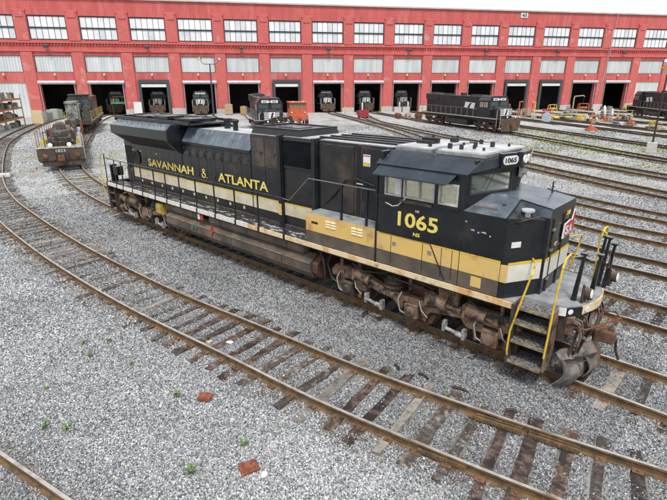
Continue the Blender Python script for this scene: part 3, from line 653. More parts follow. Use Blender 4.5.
g = MB(); g.box(-1.93, -1.70, -.927, -.922, 3.98, 4.28); o = g.build('warning_placard', whitepaint, LO)
g = MB(); g.box(-1.92, -1.71, -.929, -.927, 3.99, 4.08); g.build('placard_band', yellow, o); g = MB(); g.box(-1.92, -1.71, -.929, -.927, 4.23, 4.26); g.build('placard_band', redp, o)
# pale roof skin over the middle
P(lambda b: (b.box(-10.7, -6.66, -.58, .58, 4.422, 4.44), b.box(-6.55, -5.25, -.93, .93, 4.502, 4.512), b.box(-5.05, -3.8, -.86, .86, 4.522, 4.532), b.box(-3.5, -.75, -.86, .86, 4.532, 4.548)), 'roof_skin', roofpale)
P(lambda b: (b.hexa([(-6.6, -.86, 4.515), (-4.35, -.86, 4.515), (-4.35, .86, 4.515), (-6.6, .86, 4.515)], [(-6.55, -.8, 4.70), (-4.4, -.8, 4.70), (-4.4, .8, 4.70), (-6.55, .8, 4.70)])), 'roof_plenum', black)
P(lambda b: (b.box(-6.55, -4.4, -.82, -.74, 4.70, 4.74), b.box(-6.55, -4.4, .74, .82, 4.70, 4.74), b.box(-6.55, -6.47, -.74, .74, 4.70, 4.74), b.box(-4.48, -4.4, -.74, .74, 4.70, 4.74), b.box(-5.9, -5.0, -.3, .3, 4.70, 4.72)), 'plenum_rim', black)
for y in (-.62, -.22, .2, .62): P(lambda b: b.box(-3.75+.12*(y+.62), -.85+.1*y, y-.045, y+.045, 4.55, 4.60), 'roof_rib', black)
for x, y, r in ((-9.2, .1, .16), (-8.3, -.2, .13), (-7.4, .15, .2)): P(lambda b: (b.cyl((x, y, 4.44), (x, y, 4.72), r*.7, 12), b.cyl((x, y, 4.72), (x, y, 4.80), r, 12)), 'roof_vent', black)
# horn cluster
P(lambda b: (b.cyl((-6.95, .35, 4.44), (-6.95, .35, 4.9), .05, 8), [b.lathe((-6.95+.1*i, .2+.12*i, 4.86+.05*(i % 2)), (1, .1*i-.2, 0), [(0, .02), (.25, .035), (.36, .09)], 10) for i in range(4)]), 'horn', dark_d)
# --- stripe along the hood
for sy in (-1, 1):
    for xa, xb, y in ((-15.0, -10.8, .906), (-10.76, -6.63, .93), (-6.57, -5.24, .935), (-5.04, -3.8, .92), (-3.52, -1.02, .925)):
        P(lambda b: b.box(xa, xb, sy*y, sy*(y+.004), 2.10, 2.46), 'stripe', cream if xb < -4 else cream)
        P(lambda b: b.box(xa, xb, sy*y, sy*(y+.005), 2.465, 2.50), 'stripe_edge', yellow)
    for k, x in enumerate([-14.4, -13.55, -12.7, -11.9, -11.1, -10.3, -9.5, -8.75, -8.0, -7.2]):
        P(lambda b: b.box(x, x+.1, sy*.905, sy*.912, 1.93, 2.03), 'reflector', cream)
    # gutter strip in the deck angle
    P(lambda b: b.box(-15.2, -3.6, sy*.9, sy*.96, 1.70, 1.80), 'deck_angle', dark_d)
# --- lettering
for sy in (-1,):
    text('SAVANNAH', letter, LO, (-13.58, -.927, 2.72), FACE_Y, w=3.45, h=.31, ext=.004, bold=.018)
    am = [(1.0, 0), (.2, .78), (.22, .95), (.42, 1.02), (.6, .93), (.58, .76), (.2, .48), (.05, .27), (.15, .06), (.42, -.02), (.7, .1), (.88, .36), (.9, .5)]
    P(lambda b: b.tube([(-9.58+.34*u_, -.921, 2.73+.30*v_) for u_, v_ in am], .021, 6), 'lettering', letter)
    text('ATLANTA', letter, LO, (-8.5, -.953, 2.72), FACE_Y, w=2.72, h=.31, ext=.004, bold=.018)
for ox in (-14.9, -14.65, -14.25, -12.9): P(lambda b: b.box(ox, ox+.18, -.935, -.918, 3.26, 3.29), 'faded_mark', letter)
# --- battery box in front of the walkway, beside the cabinet
for sy in (-1, 1):
    pl = [(-3.52, 1.705), (-3.52, 2.44), (-3.40, 2.56), (-1.0, 2.56), (-1.0, 1.705)]
    bb = P(lambda b: b.prism(pl, 'y', sy*1.12, sy*1.49), 'battery_box', lowerbrown, bevel=.012)
    P(lambda b: b.prism([(-3.525, 2.06), (-3.525, 2.445), (-3.405, 2.565), (-1.0, 2.565), (-1.0, 2.06)], 'y', sy*1.492, sy*1.5), 'yellow_panel', gold, bb)
    P(lambda b: b.box(-3.5, -1.0, sy*.92, sy*1.49, 2.562, 2.572), 'box_lid', deckf_m, bb)
    P(lambda b: b.box(-3.30, -3.05, sy*1.5, sy*1.505, 2.29, 2.35), 'slot', darkgap, bb)
    for cx_ in (-2.65, -1.72):
        for i in (0, 1):
            for j in range(3): P(lambda b: b.hexa([(cx_+i*.2-.1, sy*1.5, 2.28+j*.075), (cx_+i*.2+.07, sy*1.5, 2.28+j*.075), (cx_+i*.2+.07, sy*1.5, 2.32+j*.075), (cx_+i*.2-.1, sy*1.5, 2.32+j*.075)], [(cx_+i*.2-.1, sy*1.522, 2.275+j*.075), (cx_+i*.2+.07, sy*1.522, 2.275+j*.075), (cx_+i*.2+.07, sy*1.502, 2.32+j*.075), (cx_+i*.2-.1, sy*1.502, 2.32+j*.075)]), 'vent_louvre', mat('louvre_pale', (.72, .6, .38), rough=.4), bb)
# --- cab
CB = [(-1.0, 1.70), (-1.0, 4.22), (1.28, 4.22)]
cs = MB()
# side walls with window openings: built of strips
for sy in (-1, 1):
    y0, y1 = sy*1.42, sy*1.5
    cs.box(-1.0, 1.3, y0, y1, 1.705, 3.50); cs.box(-1.0, 1.3, y0, y1, 3.98, 4.24)
    for a, b_ in ((-1.0, -.78), (-.30, -.25), (.58, .68), (1.16, 1.3)): cs.box(a, b_, y0, y1, 3.50, 3.98)
cs.box(-1.0, -.92, -1.42, 1.42, 1.705, 4.5)
cab = cs.build('cab', black, LO)
for sy in (-1, 1):
    nb = MB(); nb.box(1.3, 2.25, sy*1.42, sy*1.5, 1.705, 3.45); nb.build('nose_side', black, LO, bevel=.008)
# roof: sloping sides, flat top
fx0, fx1 = -1.05, 1.30
P(lambda b: b.hexa([(fx0, -1.52, 4.20), (1.34, -1.52, 4.20), (1.36, -1.40, 4.20), (1.94, 0, 4.20), (1.36, 1.40, 4.20), (1.34, 1.52, 4.20), (fx0, 1.52, 4.20)],
                   [(fx0, -1.52, 4.27), (1.34, -1.52, 4.27), (1.36, -1.40, 4.27), (1.94, 0, 4.27), (1.36, 1.40, 4.27), (1.34, 1.52, 4.27), (fx0, 1.52, 4.27)]) if False else None, 'x', black) if False else None
rf = MB(); rf.hexa([(fx0, -1.54, 4.22), (1.33, -1.54, 4.22), (1.87, 0, 4.40), (1.33, 1.54, 4.22), (fx0, 1.54, 4.22)], [(fx0, -1.12, 4.50), (1.46, -1.12, 4.50), (1.85, 0, 4.52), (1.46, 1.12, 4.50), (fx0, 1.12, 4.50)]); cabroof = rf.build('cab_roof', roofblue, LO, bevel=.008)
0 and P(lambda b: b.hexa([(1.331, -1.12, 4.48), (1.60, -.9, 4.48), (1.83, 0, 4.48), (1.60, .9, 4.48), (1.331, 1.12, 4.48)], [(1.331, -1.12, 4.52), (1.60, -.9, 4.52), (1.83, 0, 4.52), (1.60, .9, 4.52), (1.331, 1.12, 4.52)]), 'roof_brow', roofblue)
# awning
for sy in (-1, 1):
    P(lambda b: b.hexa([(-.95, sy*1.51, 4.17), (1.06, sy*1.51, 4.17), (.98, sy*1.80, 3.99), (-.95, sy*1.80, 3.99)], [(-.95, sy*1.51, 4.20), (1.10, sy*1.51, 4.20), (1.02, sy*1.80, 4.015), (-.95, sy*1.80, 4.015)]), 'window_awning', roofblue)
    for k, (a, b_) in enumerate(((-.78, -.30), (-.25, .58), (.68, 1.16))):
        f = MB(); yo = sy*1.505
        ins = .035; f.box(a, b_, yo-sy*.03, yo+sy*.02, 3.50, 3.50+ins); f.box(a, b_, yo-sy*.03, yo+sy*.02, 3.98-ins, 3.98); f.box(a, a+ins, yo-sy*.03, yo+sy*.02, 3.50+ins, 3.98-ins); f.box(b_-ins, b_, yo-sy*.03, yo+sy*.02, 3.50+ins, 3.98-ins)
        if k == 1: f.box(.15, .19, yo-sy*.03, yo+sy*.02, 3.535, 3.945)
        w_ = f.build('cab_window', chrome, LO)
        P(lambda b: b.box(a+ins, b_-ins, sy*1.46, sy*1.475, 3.53, 3.95), 'pane', glass_w, w_)
        if k == 0: P(lambda b: b.box(a+.28, b_-.02, sy*1.476, sy*1.485, 3.54, 3.94), 'window_shade', whitepaint, w_)
    P(lambda b: b.box(-.98, 1.2, sy*1.5, sy*1.53, 3.42, 3.47), 'sill_rail', black)
    P(lambda b: (b.box(-.3, .55, sy*1.53, sy*1.58, 3.40, 3.45)), 'arm_rest', dark_d)
    P(lambda b: (b.tube([(-.75, sy*1.5, 3.3), (-.5, sy*1.56, 3.26), (-.35, sy*1.56, 3.3), (-.15, sy*1.56, 3.5)], .016)), 'mirror_bracket', chrome)
# V-shaped front of the cab with the windshields
def vface(sy, z0, z1, inset=0):
    return None
for sy in (-1, 1):
    A0 = Vector((1.30, sy*1.5, 0)); A1 = Vector((1.80, 0, 0)); d = (A1-A0); L_ = d.length; d.normalize(); nn = Vector((-d.y*sy*-1, d.x*sy*-1, 0)); nn = Vector((abs(d.y), sy*abs(d.x), 0))
    def q(t0, t1, z0, z1, th0, th1, b):
        p = [A0+d*t0*L_+nn*th0, A0+d*t1*L_+nn*th0, A0+d*t1*L_+nn*th1, A0+d*t0*L_+nn*th1]
        b.hexa([(v.x, v.y, z0) for v in p], [(v.x, v.y, z1) for v in p])
    f = MB(); q(0, 1, 3.40, 3.76, -.06, 0, f); q(0, 1, 4.20, 4.215, -.06, 0, f); q(.16, 1, 4.215, 4.49, -.06, .0, f); q(0, .07, 3.76, 4.20, -.06, 0, f); q(.88, 1, 3.76, 4.20, -.06, 0, f); f.build('cab_front', black, LO)
    f = MB(); q(.07, .10, 3.76, 4.20, -.04, .015, f); q(.86, .88, 3.76, 4.20, -.04, .015, f); q(.10, .86, 3.76, 3.79, -.04, .015, f); q(.10, .86, 4.17, 4.20, -.04, .015, f); ws = f.build('windshield', rubber, LO)
    f = MB(); q(.10, .86, 3.79, 4.17, -.03, -.022, f)
    gl = bpy.data.materials.get('windshield_glass')
    if not gl:
        gl = bpy.data.materials.new('windshield_glass'); gl.use_nodes = True; bb_ = gl.node_tree.nodes['Principled BSDF']; bb_.inputs['Base Color'].default_value = (.34, .45, .38, 1); bb_.inputs['Roughness'].default_value = .04; bb_.inputs['Transmission Weight'].default_value = .9; bb_.inputs['IOR'].default_value = 1.3
    f.build('pane', gl, ws)
    # wiper
    p = A0+d*.5*L_+nn*.03; p2 = A0+d*.36*L_+nn*.04; P(lambda b: b.tube([(p.x, p.y, 4.2), (p2.x, p2.y, 3.85)], .01), 'wiper', rubber, ws)
    # number board
    f = MB(); q(.56, .9, 4.30, 4.60, .0, .10, f); nbx = f.build('number_board', black, LO)
    pw_, ph_ = .44, .17
    # rounded pale face
    c0 = A0+d*.735*L_+nn*.102; fb = MB(); pts_ = []
    for i in range(24):
        a = 2*pi*i/24; ca, sa = cos(a), sin(a); px = (.14 if ca > 0 else -.14)+ca*.095; pz = sa*.095; pts_.append((px, pz))
    fb.hexa([tuple(c0+d*u_+Vector((0, 0, 4.45+v_))) for u_, v_ in pts_], [tuple(c0+nn*.006+d*u_+Vector((0, 0, 4.45+v_))) for u_, v_ in pts_]); fb.build('number_face', cream if False else whitepaint, nbx)
    ang = math.atan2(d.y, d.x) if sy < 0 else math.atan2(-d.y, -d.x)
    dd = Vector((cos(ang), sin(ang), 0)); st = c0+nn*.009-dd*.17+Vector((0, 0, 4.395))
    text('1065', rubber, nbx, st, (R(90), 0, ang), w=.34, h=.11, ext=.003, bold=.03)
# headlights between the number boards
hc = P(lambda b: b.box(1.78, 1.93, -.2, .2, 4.30, 4.62), 'headlight_housing', black, bevel=.02)
for y in (-.095, .095): P(lambda b: b.lathe((1.92, y, 4.46), (1, 0, 0), [(0, .088), (.05, .088), (.05, .072), (.035, .03)], 16), 'headlight', lens, hc)
P(lambda b: (b.box(1.82, 1.9, -.06, .06, 4.05, 4.25), b.cyl((1.9, 0, 4.15), (1.97, 0, 4.15), .05, 12)), 'camera_box', steel)
P(lambda b: b.tube([(1.9, .25, 4.62), (1.98, .2, 4.66), (2.0, .05, 4.5), (2.0, .05, 4.35)], .012), 'grab_iron', steel)
# cab interior: floor, seats, console
P(lambda b: b.box(-.9, 1.35, -1.4, 1.4, 2.6, 2.65), 'cab_floor', dark_d)
for y in (-.95, .95):
    P(lambda b: (b.box(.1, .6, y-.25, y+.25, 3.1, 3.2), b.obox((.05, y, 3.5), (.1, .48, .65), (0, -.12, 0)), b.box(.3, .4, y-.05, y+.05, 2.65, 3.1)), 'seat', mat('seat_cloth', (.12, .16, .15), rough=.8), bevel=.03)
P(lambda b: (b.box(.8, 1.3, -1.3, -.4, 2.65, 3.55), b.box(.8, 1.2, .4, 1.3, 2.65, 3.45)), 'control_stand', mat('console_green', (.1, .14, .125), rough=.5))
P(lambda b: (b.box(-.9, -.86, -1.3, 1.3, 2.7, 4.4),), 'cab_back_panel', mat('cab_interior', (.16, .21, .18), rough=.7))
P(lambda b: (b.obox((1.15, -.55, 3.83), (.22, .3, .02), (.2, .4, .3)), b.obox((1.2, -.95, 3.72), (.2, .22, .02), (.1, .5, .1))), 'paper', whitepaint)
# cab roof equipment: two pale air-conditioning platforms with black knobs
def plat(x0, x1, y0, y1, z, sk):
    o = P(lambda b: (b.hexa([(x0, y0, z), (x1, y0, z), (x1+sk, y1, z), (x0+sk, y1, z)], [(x0, y0, z+.07), (x1, y0, z+.07), (x1+sk, y1, z+.07), (x0+sk, y1, z+.07)])), 'roof_platform', roofpale, bevel=.01)
    P(lambda b: b.hexa([(x0-.03, y0-.03, z-.04), (x1+.03, y0-.03, z-.04), (x1+.03+sk, y1+.03, z-.04), (x0-.03+sk, y1+.03, z-.04)], [(x0-.03, y0-.03, z+.03), (x1+.03, y0-.03, z+.03), (x1+.03+sk, y1+.03, z+.03), (x0-.03+sk, y1+.03, z+.03)]), 'platform_rim', steel, o)
    return o
p1 = plat(.28, 1.42, -.98, .85, 4.55, .12); p2 = plat(-.9, .05, -.9, .9, 4.54, .05)
for x, y, s_ in ((.45, -.75, .055), (.72, -.72, .05), (1.2, -.6, .03), (.75, -.1, .05), (1.05, .15, .055), (.6, .5, .05), (1.3, .5, .03), (.9, -.45, .04), (.4, 0, .03)):
    P(lambda b: b.cyl((x, y, 4.62), (x, y, 4.62+s_*2.1), s_, 10), 'vent_knob', rubber, p1)
P(lambda b: (b.box(-.75, -.3, -.3, .1, 4.61, 4.69), b.cyl((-.7, -.1, 4.72), (-.2, -.1, 4.72), .04, 8), b.box(-.2, -.05, .4, .6, 4.61, 4.72)), 'antenna_base', rubber, p2, bevel=.01)
for x, y in ((-.1, -.7), (-.15, .7), (-.8, .6)): P(lambda b: b.cyl((x, y, 4.61), (x, y, 4.75), .045, 8), 'vent_knob', rubber, p2)
# --- nose
z_s, z_r = 3.45, 3.71
for sy in (-1, 1):
    A = (2.25, sy*1.5, 3.45); B = (2.22, sy*.76, 3.70); D = (2.78, sy*.76, 3.36); F = (2.40, sy*1.46, 3.27)
    cabA = (1.22, sy*1.5, 3.45); cabB = (1.45, sy*.76, 3.74)
    nm = MB(); nm.add([cabA, A, B, cabB], [(0, 1, 2, 3) if sy < 0 else (3, 2, 1, 0)]); nm.build('nose_top_panel', bluegrey, LO)
    nm = MB(); nm.add([A, F, D, B], [(0, 1, 2, 3) if sy < 0 else (3, 2, 1, 0)]); nm.build('nose_corner_panel', bluegrey, LO)
    # vertical facet
    nm = MB(); f0, f1 = (2.36, sy*1.5), (2.84, sy*.76)
    nm.hexa([(2.25, sy*1.5, 1.705), (2.38, sy*1.47, 1.705), (2.80, sy*.76, 1.705), (2.25, sy*.7, 1.705)], [A, F, D, B]); nm.build('nose_corner', black, LO)
    # white band on facet and gold line
    def band(z0, z1, ma, off=.012):
        b = MB(); b.hexa([(2.385+off, sy*(1.475+off), z0), (2.805+off, sy*(.765), z0), (2.77, sy*.74, z0), (2.36, sy*1.44, z0)], [(2.385+off, sy*(1.475+off), z1), (2.805+off, sy*(.765), z1), (2.77, sy*.74, z1), (2.36, sy*1.44, z1)]); b.build('stripe', ma, LO)
    band(2.08, 2.46, white_s); band(2.465, 2.51, yellow, .014)
    P(lambda b: b.box(2.255, 2.40, sy*1.44, sy*1.515, 2.08, 2.46) , 'stripe_corner', gold)
P(lambda b: b.hexa([(1.45, -.76, 3.45), (2.22, -.76, 3.45), (2.88, -.76, 3.40), (2.88, .76, 3.40), (2.22, .76, 3.45), (1.45, .76, 3.45), (1.78, 0, 3.45)][:6], [(1.45, -.76, 3.742), (2.22, -.76, 3.702), (2.88, -.76, 3.60), (2.88, .76, 3.60), (2.22, .76, 3.702), (1.45, .76, 3.742)]), 'nose_top', bluegrey)
P(lambda b: b.box(2.3, 2.87, -.76, .76, 1.705, 3.42), 'nose_front', black, bevel=.01)
P(lambda b: b.box(2.86, 2.885, -.745, .745, 3.395, 3.60), 'nose_brow', black)
P(lambda b: b.box(2.872, 2.884, -.74, .74, 2.08, 2.46), 'stripe', white_s)
P(lambda b: b.box(2.872, 2.886, -.74, .74, 2.465, 2.51), 'stripe_edge', yellow)
P(lambda b: (b.box(2.872, 2.90, -.52, -.48, 1.72, 3.35), b.box(2.872, 2.90, .1, .12, 1.72, 3.35)), 'door_edge', dark_d)
for z in (3.1, 2.0, 2.65): P(lambda b: (b.box(2.873, 2.91, -.56, -.44, z, z+.05)), 'hinge', steel)
P(lambda b: b.tube([(2.88, -.5, 2.75), (2.95, -.5, 2.76), (2.95, -.2, 2.76), (2.88, -.2, 2.75)], .012), 'grab_iron', dark_d)
P(lambda b: (b.box(2.40, 2.425, .50, .525, 3.66, 3.92), b.box(2.40, 2.425, .525, .62, 3.90, 3.92), b.box(2.40, 2.425, .525, .62, 3.79, 3.81), b.box(2.40, 2.425, .525, .62, 3.69, 3.71)), 'lifting_hook', rubber)
for sy in (-1, 1):
    P(lambda b: (b.tube([(2.26, sy*1.5, 3.452), (2.225, sy*.76, 3.708)], .016, 5), b.tube([(2.22, sy*.76, 3.708), (2.88, sy*.76, 3.605)], .012, 5), b.tube([(2.265, sy*1.505, 3.45), (2.40, sy*1.465, 3.27)], .012, 5), b.box(2.262, 2.272, sy*1.49, sy*1.512, 1.71, 3.44)), 'nose_seam', darkgap)
P(lambda b: (b.cyl((2.50, -1.05, 3.44), (2.50, -1.05, 3.56), .06, 10), b.cyl((2.50, -1.05, 3.56), (2.50, -1.05, 3.60), .13, 14)), 'strobe_lamp', roofpale)
P(lambda b: b.tube([(2.43, -1.35, 3.36), (2.5, -1.36, 3.41), (2.72, -1.0, 3.47), (2.66, -.94, 3.45)], .014), 'grab_iron', dark_d)
P(lambda b: b.tube([(1.45, -1.35, 3.50), (1.45, -1.35, 3.55), (1.95, -1.3, 3.56), (1.95, -1.3, 3.52)], .014), 'grab_iron', rust)
P(lambda b: b.cyl((2.0, -1.05, 3.60), (2.0, -1.05, 3.64), .04, 10), 'filler_cap', dark_d)
P(lambda b: b.hexa([(2.88, .2, 3.38), (2.88, .42, 3.38), (2.88, .42, 3.3), (2.88, .2, 3.3)], [(2.90, .2, 3.38), (2.90, .42, 3.38), (2.90, .42, 3.3), (2.90, .2, 3.3)]), 'amber_reflector', yellow)
for yy, zz in ((-.3, 2.72),): P(lambda b: b.box(2.873, 2.88, yy, yy+.18, zz, zz+.06), 'decal', cream)
P(lambda b: b.hexa([(2.405, -1.475, 2.85), (2.52, -1.28, 2.85), (2.52, -1.28, 2.97), (2.405, -1.475, 2.97)], [(2.415, -1.485, 2.85), (2.53, -1.29, 2.85), (2.53, -1.29, 2.97), (2.415, -1.485, 2.97)]), 'decal', whitepaint)
# red emblem plate
em = MB(); sh = [(.02, 2.80), (.48, 2.84), (.52, 2.78), (.66, 2.81), (.72, 2.95), (.66, 3.14), (.76, 3.30), (.66, 3.36), (.54, 3.14), (.42, 3.17), (.06, 3.12)]
em.hexa([(2.905, y, z) for y, z in sh], [(2.93, y, z) for y, z in sh]); emb = em.build('emblem_plate', whitepaint, LO)
cy_ = sum(y for y, z in sh)/len(sh); cz_ = sum(z for y, z in sh)/len(sh)
em = MB(); sh2 = [(cy_+(y-cy_)*.86, cz_+(z-cz_)*.88) for y, z in sh]; em.hexa([(2.931, y, z) for y, z in sh2], [(2.936, y, z) for y, z in sh2]); em.build('emblem_field', mat('emblem_red', (.42, .03, .045), (.36, .03, .04), rough=.45), emb)
text('S', whitepaint, emb, (2.938, .12, 2.87), FACE_X, w=.2, h=.2, ext=.003, bold=.03); text('A', whitepaint, emb, (2.938, .36, 2.86), FACE_X, w=.2, h=.2, ext=.003, bold=.03)
# --- cab side paint
for sy in (-1, 1):
    for xa, xb in ((-.985, 1.29), (1.31, 2.24)):
        P(lambda b: b.box(xa, xb, sy*1.5, sy*1.506, 2.08, 2.50), 'stripe', gold)
        P(lambda b: b.box(xa, xb, sy*1.5, sy*1.506, 1.72, 2.075), 'lower_panel', lowerbrown)
        P(lambda b: b.box(xa, xb, sy*1.506, sy*1.511, 2.50, 2.53), 'stripe_edge', yellow)
    dr = P(lambda b: (b.tube([(-.9, sy*1.512, 2.54), (.1, sy*1.512, 2.54)], .012), b.tube([(.1, sy*1.512, 2.54), (.55, sy*1.512, 2.54), (.98, sy*1.512, 1.75)], .013)), 'access_door_edge', darkgap)
    for x in (-.5, .5): P(lambda b: b.box(x, x+.1, sy*1.506, sy*1.518, 2.27, 2.36), 'door_latch', steel, dr)
    P(lambda b: [b.box(x, x+.012, sy*1.507, sy*1.512, 1.8, 2.5) for x in (-.55, .35, .85, 1.12)], 'panel_seam', darkgap)
    P(lambda b: b.box(1.62, 1.86, sy*1.507, sy*1.513, 1.80, 2.04), 'yellow_plate', gold)
    for xa_, za_, l_ in ((1.5, 3.06, .1), (1.66, 3.03, .05), (1.74, 3.05, .13), (1.93, 3.0, .04), (1.36, 3.22, .05)): P(lambda b: b.hexa([(xa_, sy*1.5, za_), (xa_+l_, sy*1.5, za_-.01), (xa_+l_*.8, sy*1.5, za_+.03), (xa_+l_*.2, sy*1.5, za_+.022)], [(xa_, sy*1.502, za_), (xa_+l_, sy*1.502, za_-.01), (xa_+l_*.8, sy*1.502, za_+.03), (xa_+l_*.2, sy*1.502, za_+.022)]), 'paint_scuff', chrome)
P(lambda b: b.box(-1.03, -.99, -1.53, -1.45, 1.71, 4.2), 'cab_corner_post', black)
text('1065', letter, LO, (-.37, -1.509, 2.80), FACE_Y, w=1.09, h=.36, ext=.004, bold=.02)
text('NS', letter, LO, (.08, -1.509, 2.62), FACE_Y, w=.18, h=.09, ext=.003, bold=.02)
text('HS', cream, LO, (.11, -1.509, 3.2), FACE_Y, w=.1, h=.06, ext=.003, bold=.02)
# --- fuel tank and air reservoirs
for sy in (-1, 1):
    pass
tp = [(-1.46, .72), (-1.46, 1.02), (-1.15, 1.22), (1.15, 1.22), (1.46, 1.02), (1.46, .72), (1.3, .5), (.9, .42), (-.9, .42), (-1.3, .5)]
tk = P(lambda b: b.prism(tp, 'x', -11.6, -3.45), 'fuel_tank', tank_m, bevel=.02)
P(lambda b: b.prism([(y*.94, .8+(z-.8)*.92) for y, z in tp], 'x', -3.45, -3.22), 'tank_end', mat('tank_end_brown', (.1, .045, .03), (.06, .03, .022), rough=.7), tk, bevel=.02)
P(lambda b: [b.box(-11.6, -3.45, sy*1.455, sy*1.475, 1.0, 1.03) for sy in (-1, 1)], 'tank_lip', mat('lip_pale', (.3, .25, .2), (.15, .11, .08), rough=.6, scale=4), tk)
for i in range(3): P(lambda b: b.box(-9.9+i*2.6, -9.87+i*2.6, -1.468, -1.46, .6, 1.0), 'tank_seam', dark_d, tk)
for i in range(14): P(lambda b: b.cyl((-11.3+i*.58, -1.46, .8), (-11.3+i*.58, -1.475, .8), .018, 6), 'tank_bolt', dark_d, tk)
for sy in (-1, 1):
    for xa, xb in ((-11.7, -9.35), (-8.7, -3.75)):
        r = P(lambda b: b.lathe((xa, sy*1.22, 1.36), (1, 0, 0), [(0, .08), (.04, .17), (.12, .21), (xb-xa-.12, .21), (xb-xa-.04, .17), (xb-xa, .08)], 22), 'air_reservoir', tank_m, smooth=True)
        P(lambda b: [b.lathe((xa+t*(xb-xa), sy*1.22, 1.36), (1, 0, 0), [(0, .215), (.05, .215)], 22) for t in (.15, .85)], 'reservoir_strap', dark_d, r)
for x, ma in ((-8.95, redp), (-9.15, whitepaint)): P(lambda b: (b.box(x-.06, x+.06, -1.5, -1.47, 1.3, 1.5)), 'fuel_sign', ma)
P(lambda b: (b.cyl((-8.35, -1.47, .98), (-8.35, -1.53, 1.0), .06, 12), b.box(-8.39, -8.31, -1.53, -1.47, 1.0, 1.18)), 'cutoff_button', mat('bin_red', (.42, .04, .045), (.34, .04, .04), rough=.5))
P(lambda b: (b.cyl((-9.6, -1.47, .95), (-9.6, -1.52, .95), .08, 12), b.cyl((-9.4, -1.47, .93), (-9.4, -1.52, .93), .06, 12)), 'gauge', mat('gauge_green', (.05, .14, .1)))
P(lambda b: (b.box(-12.35, -11.85, -1.45, -1.1, .95, 1.40), b.box(-12.3, -11.9, -1.5, -1.45, 1.0, 1.35)), 'sand_valve_box', mat('box_yellow', (.5, .36, .05), (.3, .22, .06), rough=.5, scale=8), bevel=.02)
P(lambda b: [b.tube([(-3.2+.0*k, -1.3+.05*k, 1.5), (-2.95, -1.38, 1.2), (-2.9, -1.38, .8), (-2.98, -1.3, .55)], .03) for k in range(3)], 'hose', rubber)
P(lambda b: (b.box(-12.0, -3.3, -.6, .6, 1.22, 1.5),), 'pipe_tray', dark_d)
